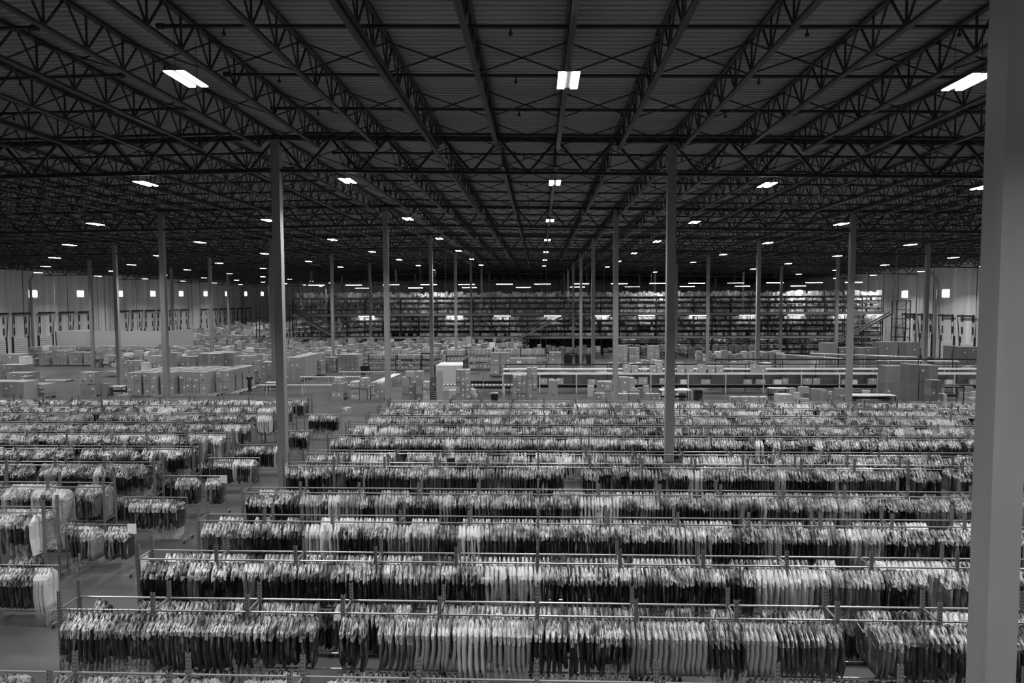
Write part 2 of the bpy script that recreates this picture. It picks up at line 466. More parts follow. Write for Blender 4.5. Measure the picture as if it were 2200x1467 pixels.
for m in range(0, 15):
    y = 14.81 + (m - 1) * 12.49
    for i in sorted(lx):
        x = lx[i]
        if m == 0 and abs(i) > 2: continue  # row over the camera, out of view, added to light the foreground
        if m > 12 and i % 2: continue
        if abs(x) > .9 * y + 16: continue
        if m > 7 and -42 < x < 45 and not (m == 8 and i in (-2, 2, 4)): continue
        if m > 9 and x > 0: continue
        z = 12.86 + (-.0208 * (x + 10.2) if x > -10.2 else .012 * (x + 10.2))
        lab = 'bright twin panel ceiling light, %s row from camera, %s from the windowed wall' % (wth(m + 1), wth(i + 8))
        if L0 is None: L0 = make_light(); L0.location = (x, y, z); L0['label'] = lab
        else: dup(L0, (x, y, z), lab)

# ================================================================== garments on rails
# rings of a hanging garment: (drop below the rail, half width towards the camera, half thickness)
def garment_rings(N, x, y, z, ln, w, th, lean, ph, K=6, levels=None, grow=0.0, bottom=None, ragged=0.0):
    """x, y, z: rail point of each garment; ln: length; returns (N, L, K, 3)"""
    lv = levels
    L = len(lv)
    rel = np.array([a[0] for a in lv]); isabs = np.array([a[3] for a in lv], bool)
    zz = np.where(isabs[None], rel[None], ln[:, None] * rel[None])
    W = np.array([a[1] for a in lv])[None] * w[:, None] + grow
    T = np.array([a[2] for a in lv])[None] * th[:, None] + grow * .8
    T = T * (1 + .25 * rng.standard_normal((N, L)))
    T = np.clip(T, .004, .07)
    if K == 6: cs = np.array([(0, -1), (1, -.55), (1, .55), (0, 1), (-1, .55), (-1, -.55)], float)
    else: cs = np.array([(.35, -1), (1, -.75), (1, .0), (.35, 1)][:0] or [(.5, -1), (1, -.55), (1, .35), (.5, 1), (-.5, 1), (-1, .35), (-1, -.55), (-.5, -1)], float)
    sway = lean[:, None] * zz + .022 * np.sin(zz * 7 + ph[:, None]) * np.clip(zz - .2, 0, 1) * 1.6
    X = x[:, None, None] + sway[..., None] + cs[None, None, :, 0] * T[..., None] + rng.normal(0, .004, (N, L, K))
    Y = y[:, None, None] + cs[None, None, :, 1] * W[..., None] + rng.normal(0, .006, (N, L, K))
    Z = z[:, None, None] - zz[..., None] + rng.normal(0, .004, (N, L, K))
    if ragged: Z[:, -1] += rng.uniform(-ragged, ragged, (N, K))
    return np.stack([X, Y, Z], -1)

BODY = [(.085, .12, .35, 1), (.15, .45, .7, 1), (.24, .85, 1, 1), (.32, 1.0, 1.05, 1), (.55, 1.03, 1.1, 0), (.8, 1.0, 1.1, 0), (1.0, .9, .9, 0)]
BODY_LO = [(.09, .15, .4, 1), (.24, .85, 1, 1), (.33, 1.0, 1.05, 1), (.6, 1.02, 1.1, 0), (1.0, .92, .9, 0)]
COVER = [(.055, .06, .3, 1), (.12, .32, .8, 1), (.215, .78, 1.05, 1), (.28, 1.0, 1.15, 1), (.40, 1.04, 1.15, 1)]
COVER_LO = [(.06, .08, .4, 1), (.215, .8, 1.05, 1), (.29, 1.02, 1.15, 1), (.39, 1.04, 1.1, 1)]
SKIRT = [(.85, 1.03, 1.0, 0), (1.0, 1.02, 1.0, 0), (1.14, .95, .8, 0), (1.27, .8, .7, 0)]

def tones(n):
    """cloth greys come in runs of the same style"""
    t = np.empty(n); ln = np.empty(n); i = 0; fl = np.empty(n)
    while i < n:
        k = int(rng.integers(2, 16)); r = rng.random()
        v = rng.uniform(.008, .03) if r < .56 else rng.uniform(.04, .13) if r < .76 else rng.uniform(.18, .35) if r < .90 else rng.uniform(.5, .75)
        l = rng.uniform(.86, 1.06) if r < .8 else rng.uniform(.9, 1.25)
        f_ = rng.random() < .35
        t[i:i + k] = v; ln[i:i + k] = l; fl[i:i + k] = f_
        i += k
    return np.clip(t * rng.uniform(.8, 1.2, n), .006, .8), ln + rng.normal(0, .03, n), fl

def fill_rail(x0, x1, dens=11.0, gap=.03):
    xs = []; x = x0 + .08
    while x < x1 - .05:
        xs.append(x); x += rng.uniform(.7, 1.3) / dens
        if rng.random() < gap: x += rng.uniform(.15, .7)
    return np.array(xs)

mass = G()          # every garment beyond the 300 that show largest
def add_mass(xs, y, z, lo=True, tn=None, maxlen=None):
    n = len(xs)
    if n == 0: return
    t, ln, fl = tn if tn is not None else tones(n)
    if maxlen: ln = np.minimum(ln, maxlen)
    w = rng.uniform(.235, .275, n); th = rng.uniform(.028, .042, n); lean = rng.normal(0, .03, n); ph = rng.uniform(0, 6, n)
    yy = np.full(n, y) + rng.normal(0, .015, n); zz = np.full(n, z)
    st = rng.bit_generator.state
    mass.loft(garment_rings(n, xs, yy, zz, ln, w, th, lean, ph, levels=BODY_LO), tone=t, mi=0)
    mass.loft(garment_rings(n, xs, yy, zz, ln, w, th, lean, ph, levels=COVER_LO, grow=.008, ragged=.05), tone=t, mi=1, close=False)
    k = np.where(fl > .5)[0]
    if len(k) and not lo:
        mass.loft(garment_rings(len(k), xs[k], yy[k], zz[k], ln[k], w[k], th[k], lean[k], ph[k], levels=SKIRT, grow=.006, ragged=.06), tone=t[k], mi=2, close=False)

# kinds of individually hung garment
PROTO = []
def make_garment(tone, ln, skirt, word):
    t = thing('hanging_garment', (0, 0, 0), '', 'garment')
    one = lambda v: np.array([v], float)
    a = (1, one(0), one(0), one(0), one(ln), one(rng.uniform(.24, .27)), one(rng.uniform(.03, .04)), one(rng.normal(0, .015)), one(rng.uniform(0, 6)))
    G().loft(garment_rings(*a, K=8, levels=BODY), tone=tone).obj('cloth', M['cloth'], t, smooth=True)
    g = G(); g.loft(garment_rings(*a, K=8, levels=COVER, grow=.008, ragged=.06), tone=tone, close=False)
    g.obj('polythene_cover', M['film'], t)
    if skirt: G().loft(garment_rings(*a, K=8, levels=SKIRT, grow=.006, ragged=.07), tone=tone, close=False).obj('loose_polythene', M['skirt'], t)
    an = np.linspace(-.4, 3.6, 7); P = np.stack([an * 0, -.022 * np.cos(an), .004 + .022 * np.sin(an)], 1)
    g = G().rods(P[:-1], P[1:], .0035); g.rods([P[0], (0, 0, -.05)], [(0, 0, -.05), (0, 0, -.10)], .0035)
    g.rods([(0, 0, -.085), (0, 0, -.085)], [(0, .17, -.15), (0, -.17, -.15)], .008).obj('hanger', M['dark'], t)
    PROTO.append((t, tone, ln, word, skirt)); return t
for tone, word in ((.008, 'black'), (.014, 'black'), (.02, 'black'), (.012, 'black'), (.035, 'dark grey'), (.05, 'dark grey'), (.028, 'dark grey'), (.10, 'mid grey'), (.14, 'mid grey'), (.25, 'pale grey'), (.33, 'pale grey'), (.6, 'white'), (.7, 'white')):
    for sk in (0, 1):
        make_garment(tone, rng.uniform(.86, 1.06) if tone < .2 else rng.uniform(.9, 1.15), sk, word)
USED = set(); n_ind = 0
def hang(xs, y, z, where, group, tn, maxlen=9):
    """individual garments, named by their place along the rail"""
    global n_ind
    t, ln, fl = tn
    for i, x in enumerate(xs):
        best = min(range(len(PROTO)), key=lambda j: abs(math.log(PROTO[j][1]) - math.log(t[i])) * 2 + abs(PROTO[j][2] - ln[i]) * 2 + (0 if PROTO[j][4] == fl[i] else 1.2) + rng.random() * .5)
        lab = '%s garment in clear polythene, %s %s' % (PROTO[best][3], nth(i + 1), where)
        rz = rng.normal(0, .05)
        if best in USED: dup(PROTO[best][0], (x, y + rng.normal(0, .012), z), lab, group, rz)
        else:
            USED.add(best); o = PROTO[best][0]; o.location = (x, y, z); o['label'] = lab; o['group'] = group
        n_ind += 1

# ------------------------------------------------------------------ the long two-tier racks
def long_rack(x0, x1, y, posts_from_left, label, group, second=True):
    """front rail at y, rear rail .56 behind, uprights every 1.83 m; posts run to 2.45 m, rails at 2.1 and 1.02 m"""
    t = thing('garment_rack', (x0, y, 0), label, 'garment rack', group); t['kind'] = 'thing'
    n = int((x1 - x0) / 1.83); L = n * 1.83
    sgn = 1 if posts_from_left else -1
    px = [sgn * 1.83 * k for k in range(n + 1)]
    if n == 0: return t, x0, x1
    base = x0 if posts_from_left else x1
    t.location = (base, y, 0)
    for k, p in enumerate(px):
        for yy in (0, .56):
            h = 2.45 if y < 24 else 2.27
            if h not in PM: PM[h] = G().box(-.035, .035, -.004, .004, 0, h).box(-.035, -.029, -.0, .05, 0, h).box(.029, .035, -.0, .05, 0, h).mesh('post', M['post'])
            link('post', PM[h], t, (p, yy, 0))
        if 'b' not in PM: PM['b'] = G().rods([(0, .02, 0)], [(0, .54, 0)], .02).mesh('cross_bar', M['rail'])
        for zz in (2.1, 1.02, .12):
            if zz == 2.1 or k < 2: link('cross_bar', PM['b'], t, (p, 0, zz))
    xa, xb = (0, L) if posts_from_left else (-L, 0)
    for yy in (0.015, .575):
        for zz in (2.1, 1.02):
            G().rods([(xa, yy, zz)], [(xb, yy, zz)], .021, 6).obj('rail', M['rail'], t)
    return t, (x0 if posts_from_left else x1 - L), (x0 + L if posts_from_left else x1)
PM = {}

RIGHT_Y = [9.65, 12.39, 14.95, 17.70, 20.44, 23.86, 25.90, 29.0, 31.75, 34.4, 36.9, 39.5]
side = 'starting at the aisle'
for r, y in enumerate(RIGHT_Y):
    x1 = min(.80 * y + 5.0, 37)
    x0 = -9.2 if r < 9 else -8.9
    lab = 'long two-rail garment rack beyond the aisle, %s rack from the camera, full of bagged clothes' % wth(r + 1)
    rk, xa, xb = long_rack(x0, x1, y, True, lab, 'long garment racks right of the aisle')
    if r in (2, 5):
        G().box(.0, .01, .06, .4, 1.72, 2.12).obj('paper_sign', M['paper'], rk)
    for side, yy in (('front', y + .015), ('rear', y + .575)):
        xs = fill_rail(xa + (.12 if side == 'front' else .3), xb - .1, 10.4 if r < 5 else 9.6, .02 if side == 'front' else .05)
        if r == 6: xs = xs[np.abs(xs - 5.03) > .42]
        if r == 6 : xs = xs[np.abs(xs + 10.2) > .42]
        t, ln, fl = tones(len(xs))
        if r == 1 and side == 'front':
            k = xs < 10.0
            hang(xs[k], yy, 2.1, '''from the aisle on second rack's front rail''', 'bagged clothes on the second long rack', (t[k], ln[k], fl[k]))
            k = ~k; add_mass(xs[k], yy, 2.1, False, (t[k], ln[k], fl[k]))
        else:
            add_mass(xs, yy, 2.1, r > 4, (t, ln, fl))
        k = xs < xa + 4.2
        if side == 'front' and r < 8: add_mass(fill_rail(xa + .15, xb - .3 if r < 6 else xa + 5, 9), yy, 1.02, True, None, .88)

LEFT_Y = [13.0, 15.6, 18.25, 20.9, 23.75, 26.5, 29.5, 32.1, 35.0, 37.6, 40.3]
for r, y in enumerate(LEFT_Y):
    if r < 1: continue
    x1 = -13.9; x0 = max(-.88 * y - 4, -44)
    lab = 'long two-rail garment rack on the side of the windowed wall, %s rack from the camera' % wth(r)
    rk, xa, xb = long_rack(x0, x1, y, False, lab, 'long garment racks left of the aisle')
    for side, yy in (('front', y + .015), ('rear', y + .575)):
        xs = fill_rail(xa + .1, xb - .12, 10.4 if r < 5 else 9.6, .03)
        if r == 5: xs = xs[np.abs(xs + 25.45) > .42]
        add_mass(xs, yy, 2.1, r > 5, None)
        if side == 'front' and r < 8: add_mass(fill_rail(xb - (3.6 if r > 4 else 9), xb - .15, 9), yy, 1.02, True, None, .88)

# ------------------------------------------------------------------ rolling racks pushed out into the aisle
def rolling_rack(x0, x1, y, z, label):
    t = thing('rolling_rack', (x0, y, 0), label, 'rolling rack', 'rolling racks standing in the aisle'); L = x1 - x0
    G().rods([(0, 0, z)], [(L, 0, z)], .02, 6).obj('rail', M['rail'], t)
    for xx in (0.02, L - .02):
        G().rods([(xx, 0, .12)], [(xx, 0, z)], .017).obj('post', M['rack'], t)
        f_ = G().box(xx - .02, xx + .02, -.3, .3, .09, .13).obj('base_bar', M['rack'], t)
        for yy in (-.27, .27):
            G().rods([(xx - .015, yy, .045)], [(xx + .015, yy, .045)], .045, 8).rods([(xx, yy, .045)], [(xx, yy, .1)], .012).obj('caster', M['black'], f_)
    G().rods([(0, 0, .3)], [(L, 0, .3)], .012).obj('lower_bar', M['rack'], t)
    return t
ROLL = [(-14.0, -11.9, 16.1), (-13.95, -11.85, 19.2), (-13.95, -11.75, 22.0), (-13.9, -11.75, 24.8), (-13.9, -11.7, 27.8), (-13.8, -11.6, 30.4), (-13.2, -11.5, 33.9), (-13.7, -11.5, 38.9)]
for k, (x0, x1, y) in enumerate(ROLL):
    rr = rolling_rack(x0, x1, y, 1.47, 'rolling rail rack jutting into the aisle, %s one from the camera' % wth(k + 1))
    if k in (1, 3):
        G().box(x1 - x0 - .2, x1 - x0 + .06, -.06, -.05, 1.22, 1.52).obj('paper_sign', M['paper'], rr)
    xs = fill_rail(x0 + .25, x1 - .12, 10.5, .02)
    t, ln, fl = tones(len(xs)); ln = np.minimum(ln, 1.0) * .98
    t = np.where(rng.random(len(xs)) < .8, rng.uniform(.008, .03), t)
    if k == 0: t[-4:] = .45; ln[-4:] = 1.15; fl[-4:] = 1
    if k < 5: hang(xs, y, 1.47, 'from one end of the %s rolling rack' % wth(k + 1), 'clothes on the rolling racks', (t, ln, fl))
    else: add_mass(xs, y, 1.47, False, (t, ln, fl))
# any style never hung is dropped
for j, p in enumerate(PROTO):
    if j not in USED:
        for ch in list(p[0].children_recursive): bpy.data.objects.remove(ch)
        bpy.data.objects.remove(p[0])
print('individual garments', n_ind)
tag(mass.obj('hanging_garments', [M['cloth'], M['film'], M['skirt']], smooth=False), 'thousands of bagged garments hanging close together on the long racks', 'garment', 'bagged clothes on the long racks', 'stuff')

# ================================================================== cartons and pallets
def carton_mesh(w, d, h, tone, n=0):
    g = G(); g.box(-w/2, w/2, -d/2, d/2, 0, h, 0, tone)
    return g.mesh('carton', [M['card']])
card_lib = {}
def carton(x, y, z, w, d, h, tone, label, group, mark=0, lab=True):
    key = (round(w, 2), round(d, 2), round(h, 2), round(tone, 2), mark, lab)
    if key in card_lib: return dup(card_lib[key], (x, y, z), label, group)
    w, d, h = key[:3]
    o = tag(link('carton', carton_mesh(w - .012, d - .012, h - .006, tone), None, (x, y, z)), label, 'carton', group)
    G().boxes([(0, 0, h - .004)], (.06 if w > .3 else .04, d - .014, .004), tone=tone * 1.5).obj('tape_strip', M['card'], o)
    if lab:
        lw, lh = min(.16, w * .35), min(.12, h * .25)
        G().boxes([(w * rng.uniform(-.3, .3), -d / 2 + .002, h * rng.uniform(.3, .8))], (lw, .01, lh)).obj('address_label', M['paper'], o)
    if mark:
        for s in (-1, 0, 1):
            G().boxes([(s * .1, -d / 2 + .003, h * .28), (s * .1, -d / 2 + .003, h * .28 - .09)], [(.025, .008, .14), (.065, .008, .03)]).obj('printed_mark', M['print'], o)
    card_lib[key] = o
    return o

def make_pallet(loc, label, group):
    if 'pal' in card_lib: return dup(card_lib['pal'], loc, label, group)
    t = thing('pallet', loc, label, 'pallet', group)
    G().boxes([(-.6 + .6 * k / 3.5 + .08, 0, .127) for k in range(7)], (.12, 1.1, .022)).obj('top_deck', M['wood'], t)
    for s in (-1, 0, 1): G().box(-.6, .6, s * .5 - .05, s * .5 + .05, .02, .115).obj('runner', M['wood'], t)
    G().boxes([(0, s * .5, .01) for s in (-1, 0, 1)], (1.2, .1, .02)).obj('bottom_board', M['wood'], t)
    card_lib['pal'] = t
    return t

crest = G()        # cartons too many and far to lift out one by one
ZONE = {'a': 'near the bare floor', 'b': 'beyond the bare floor', 'c': 'beside the work table', 'd': 'behind the big block',
        'e': 'behind the walking person', 'f': 'behind the conveyors', 'g': 'past the aisle end', 'h': 'at the tilted carton pile', 'i': 'by the white booth',
        'j': 'before the packing line', 'k': 'before dark shelving', 'l': 'against the packing line', 'm': 'in the low row',
        'n': 'of low open boxes', 'o': 'of tall wrapped towers', 'p': 'of the wrapped wall', 'q': 'by the dock doors', 'r': 'behind the packing line'}
STACKS = [
    ('a1', (-44.94, -41.85, 53.5, 1.64, 5, 1, 1.6, 1, 1)),
    ('a2', (-50.73, -48.61, 62, 2.23, 4, 2, 1.6, 1, 1)),
    ('a3', (-57.22, -55.19, 70, 2.63, 3, 3, 1.6, 1, 1)),
    ('a3w', (-55.2, -54.43, 70, 2.38, 1, 8, 1, 1, 1)),
    ('a4', (-47.71, -45.65, 59, 1.79, 4, 3, 1.4, 1, 1)),
    ('a5', (-45.69, -45.1, 58, 1.57, 1, 2, 1, 1, 1)),
    ('a6', (-49.59, -48.66, 64, 0.78, 2, 1, 1, 1, 0)),
    ('a7', (-42.84, -41.32, 55, 1.24, 3, 3, 1.5, 1, 1)),
    ('b1', (-65.91, -64.86, 84.9, 0.9, 2, 2, 1.4, 1, 1)),
    ('b2', (-64.27, -62.98, 84.9, 1.74, 2, 4, 1.6, 1, 1)),
    ('b3', (-62.48, -60.64, 84.9, 1.98, 4, 5, 1.6, 1, 1)),
    ('b4', (-60.34, -58.56, 84.9, 1.73, 3, 6, 1.6, 1, 1)),
    ('b5', (-58.38, -57.22, 84.9, 1.73, 2, 5, 1.6, 1, 1)),
    ('b6', (-47.36, -45.91, 72, 0.59, 4, 1, 1.2, 1, 1)),
    ('b7', (-56.63, -54.78, 86, 0.74, 3, 2, 1.2, 1, 1)),
    ('c1', (-39.25, -37.9, 56.5, 2.1, 2, 2, 1.1, 1, 1)),
    ('c2', (-38.02, -37.4, 57.3, 1.04, 1, 1, 0.8, 1, 1)),
    ('d1', (-43.36, -41.53, 69, 2.01, 3, 3, 1.3, 1, 1)),
    ('d2', (-41.39, -40.79, 69, 1.82, 1, 7, 1, 1, 1)),
    ('d3', (-41.26, -39.81, 70, 2.42, 3, 3, 1.4, 1, 1)),
    ('d4', (-41.68, -40.77, 75, 2.39, 2, 2, 1.2, 1, 1)),
    ('d5', (-40.46, -38.64, 75, 1.97, 3, 3, 1.3, 1, 1)),
    ('d6', (-38.31, -35.81, 75, 2.28, 5, 2, 4.5, 3, 1)),
    ('d7', (-36.07, -34.83, 76, 2.31, 2, 3, 1.6, 1, 1)),
    ('e1', (-31.58, -29.63, 69, 2.49, 3, 3, 1.8, 1, 1)),
    ('e2', (-29.37, -28.32, 64.5, 1.63, 3, 2, 1.2, 1, 1)),
    ('e3', (-28.72, -27.98, 65.5, 1.3, 2, 3, 1.2, 1, 1)),
    ('e4', (-29.4, -28.81, 69, 2.01, 2, 4, 1.2, 1, 1)),
    ('e5', (-27.26, -26.2, 65.5, 2.17, 2, 3, 1.4, 1, 1)),
    ('f1', (-25.55, -24.08, 67.6, 2.45, 3, 2, 1.3, 1, 1)),
    ('f2', (-25.6, -23.7, 73, 1.66, 3, 3, 1.5, 1, 1)),
    ('f3', (-26.71, -24.98, 77, 2.12, 3, 3, 1.5, 1, 1)),
    ('f4', (-25.21, -24.61, 78, 1.71, 1, 3, 1.2, 1, 1)),
    ('f5', (-24.13, -23.27, 77, 1.69, 2, 2, 1.2, 1, 1)),
    ('f6', (-22.95, -20.55, 76.5, 2.04, 5, 4, 2.2, 2, 1)),
    ('g1', (-16.92, -15.97, 54.6, 1.38, 2, 2, 1.4, 1, 1)),
    ('g1b', (-16.82, -16.13, 54.8, 1.81, 2, 1, 1.2, 1, 2)),
    ('g2', (-15.35, -14.66, 54.6, 1.53, 1, 3, 1.1, 1, 1)),
    ('g3', (-14.62, -14.01, 54.6, 1.8, 1, 4, 1.1, 1, 1)),
    ('g4', (-13.98, -13.75, 54.6, 1.19, 1, 3, 0.6, 1, 1)),
    ('g5', (-13.71, -12.68, 54.6, 1.46, 3, 4, 1.2, 1, 1)),
    ('g6', (-13.96, -13.49, 47.5, 0.47, 1, 1, 0.7, 1, 1)),
    ('h1', (-11.03, -10.47, 54, 1.94, 1, 3, 0.9, 1, 0)),
    ('h2', (-10.51, -9.95, 54.2, 1.5, 1, 3, 0.9, 1, 0)),
    ('h3', (-9.9, -9.38, 54, 2.43, 1, 4, 0.9, 1, 0)),
    ('h4', (-9.35, -8.82, 54, 1.6, 1, 3, 0.9, 1, 0)),
    ('i1', (-6.75, -5.66, 54.5, 2.49, 3, 5, 1.2, 1, 1)),
    ('i2', (-5.23, -4.19, 72, 2.57, 1, 4, 1.2, 1, 1)),
    ('i3', (-4.14, -3.11, 72, 2.57, 2, 4, 1.2, 1, 1)),
    ('i4', (-3.02, -1.49, 70, 2.14, 1, 2, 1.3, 1, 0)),
    ('i5', (-1.27, -0.3, 71, 2.06, 2, 3, 1.2, 1, 1)),
    ('j1', (-2.17, -1.05, 54.5, 2.08, 3, 4, 1.2, 1, 1)),
    ('j2', (-1.02, -0.61, 55, 2.63, 1, 3, 0.8, 1, 1)),
    ('j3', (-0.57, -0.19, 55, 2.63, 1, 3, 0.8, 1, 1)),
    ('j4', (0.7, 1.44, 54.2, 1.7, 1, 1, 0.6, 1, 1)),
    ('k1', (1.06, 2.37, 74, 2.46, 2, 4, 1.3, 1, 1)),
    ('k2', (9.53, 10.78, 84, 2.57, 2, 5, 1.2, 1, 1)),
    ('k3', (11, 12.25, 84, 2.28, 2, 5, 1.2, 1, 1)),
    ('k4', (13.33, 14.68, 84, 2.51, 2, 6, 1.2, 1, 1)),
    ('l1', (4.63, 5.78, 54.4, 1.56, 2, 2, 1.1, 1, 1)),
    ('l2', (6.65, 7.42, 56.5, 1.67, 1, 2, 1.1, 1, 1)),
    ('l3', (7.42, 7.88, 56.5, 1.63, 1, 3, 1, 1, 1)),
    ('m1', (4.33, 5.13, 53.4, 0.76, 2, 1, 0.6, 1, 1)),
    ('m2', (6.07, 6.94, 53.4, 0.73, 2, 1, 0.6, 1, 1)),
    ('m3', (7.02, 7.81, 53.4, 0.73, 2, 1, 0.6, 1, 1)),
    ('m4', (8.32, 9.47, 53.4, 0.73, 3, 1, 0.6, 1, 1)),
    ('n1', (14.9, 15.58, 53.4, 0.49, 1, 1, 0.7, 1, 0)),
    ('n2', (15.69, 16.33, 53.4, 0.49, 1, 1, 0.7, 1, 0)),
    ('n3', (16.4, 17.01, 53.4, 0.49, 1, 1, 0.7, 1, 0)),
    ('n4', (17.15, 17.72, 53.4, 0.49, 1, 1, 0.7, 1, 0)),
    ('n5', (18.75, 19.83, 54, 0.59, 1, 1, 1.1, 1, 0)),
    ('o1', (27.2, 28.91, 54.5, 2.81, 3, 2, 1.3, 1, 1)),
    ('o2', (28.48, 29.18, 53.5, 3.01, 1, 2, 1.5, 1, 1)),
    ('o3', (29.27, 30.67, 53.6, 2.93, 2, 2, 1.5, 1, 1)),
    ('o4', (29.51, 30.3, 52.4, 1.92, 2, 3, 1, 1, 1)),
    ('p1', (32.8, 34.38, 80, 3.06, 2, 2, 1.5, 1, 1)),
    ('p2', (34.55, 36.66, 80, 2.51, 3, 2, 1.5, 1, 1)),
    ('p3', (36.31, 38.43, 79, 2.58, 3, 2, 1.5, 1, 1)),
    ('p4', (38.52, 40.69, 79, 3.22, 3, 2, 1.5, 1, 1)),
    ('p5', (40.8, 43.07, 79, 3.21, 3, 2, 1.5, 1, 1)),
    ('q1', (46.48, 47.3, 79, 2.78, 1, 2, 1.4, 1, 1)),
    ('q2', (46.81, 48.83, 78, 2.74, 2, 2, 1.4, 1, 1)),
    ('q3', (49.04, 50.86, 78, 2.63, 2, 2, 1.4, 1, 1)),
    ('r1', (23.37, 24.13, 76, 2.39, 1, 3, 1, 1, 0)),
    ('r2', (24.53, 25.14, 76, 2.29, 1, 3, 1, 1, 0)),
    ('r3', (25.24, 25.84, 76, 2.34, 1, 3, 1, 1, 0)),
    ('r4', (26.05, 26.7, 76, 2.29, 1, 3, 1, 1, 0)),
]
n_cart = 0
def stack(name, S, k):
    global n_cart
    x0, x1, y, zt, nx, nz, dep, nd, base = S
    zone = name[0]; zb = .14 if base == 1 and x1 - x0 > .55 else (1.38 if base == 2 else 0)
    wtot = x1 - x0; cw = wtot / nx; cd_ = dep / nd; ch = (zt - zb) / nz
    tone = {'o': .20, 'p': .19, 'q': .17, 'n': .38}.get(zone, .29)
    far = (y > 68.8 and zone not in 'opq') or zone == 'k'
    if name in ('a3w', 'd2'): tone = .7
    if name in ('g2', 'h4'): tone = .4
    word = 'pale' if tone > .5 else 'dark wrapped' if tone < .21 else 'plain'
    for i in range(nx):
        for j in range(nd):
            for l in range(nz):
                if name == 'f1' and 0: continue
                x = x0 + (i + .5) * cw; yy = y + (j + .5) * cd_
                tn = tone * rng.choice([.85, 1.0, 1.12])
                h = ch
                if far:
                    crest.boxes([(x, yy, zb + (l + .5) * ch)], (cw - .02, cd_ - .02, ch - .01), tone=tn)
                    if rng.random() < .35: crest.boxes([(x + .1 * cw, yy - cd_ / 2, zb + (l + .65) * ch)], (cw * .3, .03, ch * .2), mi=1)
                    continue
                lab = '%s carton, %s%s, %s stack %s' % (word, ('%s column, ' % wth(i + 1)) if nx > 1 else '', '%s tier%s' % (wth(l + 1), (' row %d' % (j + 1)) if nd > 1 else '') if nz > 1 else 'single tier', wth(k), ZONE[zone])
                carton(x + rng.normal(0, .006), yy + (rng.normal(0, .02) if zone not in 'opq' else 0), zb + l * ch, cw, cd_, ch, tn, lab, 'cartons ' + ZONE[zone], mark=1 if name in ('a1', 'a2', 'c1', 'j4') else 0, lab=rng.random() < (.65 if zone not in 'opq' else .2))
                n_cart += 1
    if base == 1 and wtot > .55 and not far:
        p = make_pallet(((x0 + x1) / 2, y + dep / 2, 0), 'wooden pallet under the %s stack %s' % (wth(k), ZONE[zone]), 'pallets under carton stacks')
        p.scale = (wtot / 1.2, dep / 1.1, 1)
cnt = {}
for name, S in STACKS:
    cnt[name[0]] = cnt.get(name[0], 0) + 1
    stack(name, S, cnt[name[0]])
# the big block of two-high cartons on pallets
yfr = [56.7, 56.7, 56.9, 57.4, 57.0, 58.4]
for i in range(6):
    for j in range(4):
        bx = -35.25 + 1.38 * i; by = yfr[i] + 1.42 * j
        for s in (0, 1):
            for l in (0, 1):
                lab = 'tall carton, big block, %s pallet row, %s back, %s %s' % (wth(i + 1), wth(j + 1), 'near side' if s == 0 else 'far side', ('bottom tier', 'top tier')[l])
                lab = lab.replace('near side', 'west half').replace('far side', 'east half')
                if j and l == 0 and i < 5:
                    crest.box(bx + .01 + .6 * s, bx + .59 + .6 * s, by + .02, by + 1.17, .14, 1.08, 0, .37); continue
                carton(bx + .3 + .6 * s, by + .6, .14 + l * .96, .58, 1.15, .95, .37 * (1, .93, 1.06)[(i + j + s) % 3] * .8, lab, 'tall cartons of the big block', mark=1 if (i + s + l) % 2 == 0 else 0)
                n_cart += 1
        if j and i < 5: crest.box(bx + .05, bx + 1.15, by + .05, by + 1.15, 0, .13, 0, .3); continue
        p = make_pallet((bx + .6, by + .6, 0), 'wooden pallet under the big carton block, %s row, %s back' % (wth(i + 1), wth(j + 1)), 'pallets under the big carton block')
# wall of cartons running away from the camera beside the column
for j in range(4):
    for i in range(2):
        for l in range(3):
            n_cart += 1
            carton(-25.5 + .7 * i + .35, 69.0 + 1.35 * j + .65, .14 + l * .77, .68, 1.3, .76, .34, 'carton in the receding wall by the tall column, %s back, %s tier, %s file' % (wth(j + 1), wth(l + 1), ('outer', 'inner')[i]), 'cartons of the receding wall')
make_pallet((-49.8, 67.9, 0), 'empty pallet lying alone on the bare floor', 'pallets')
print('individual cartons', n_cart)

# rows of stock beyond
def clutter(n, x0, x1, y0, y1, h=.9, tone=(.12, .6)):
    for _ in range(n):
        w_, d_, hh = rng.uniform(.25, .8), rng.uniform(.25, .6), rng.uniform(.12, h)
        crest.boxes([(rng.uniform(x0, x1), rng.uniform(y0, y1), hh / 2)], (w_, d_, hh), rng.uniform(-.5, .5), 0, rng.uniform(*tone))
def heap_row(x0, x1, y, h, dep=1.2, step=.62, var=.35, tone=.32, tiers=4):
    x = x0
    while x < x1:
        w_ = rng.uniform(.7, 1.3) * step; hh = h * rng.uniform(1 - var, 1.02); nt_ = max(1, int(rng.integers(2, tiers + 1)))
        zc = 0
        for l in range(nt_):
            ch = hh / nt_
            tn = rng.choice([.14, .17, .2, .22, .28, .45], p=[.2, .3, .2, .15, .1, .05]) * tone / .18
            crest.boxes([(x + w_ / 2 + rng.normal(0, .03), y + rng.normal(0, .1), zc + ch / 2)], (w_ - .03, dep * rng.uniform(.8, 1), ch - .015), rng.normal(0, .05), 0, tn)
            if rng.random() < .4: crest.boxes([(x + w_ * rng.uniform(.3, .7), y - dep / 2 - .02, zc + ch * .6)], (w_ * .2, .03, ch * .16), 0, 1)
            zc += ch
        x += w_ + (rng.uniform(.0, .5) if rng.random() < .12 else 0)
heap_row(-73, -44, 95, 1.95, 1.4, 1.0, .06)
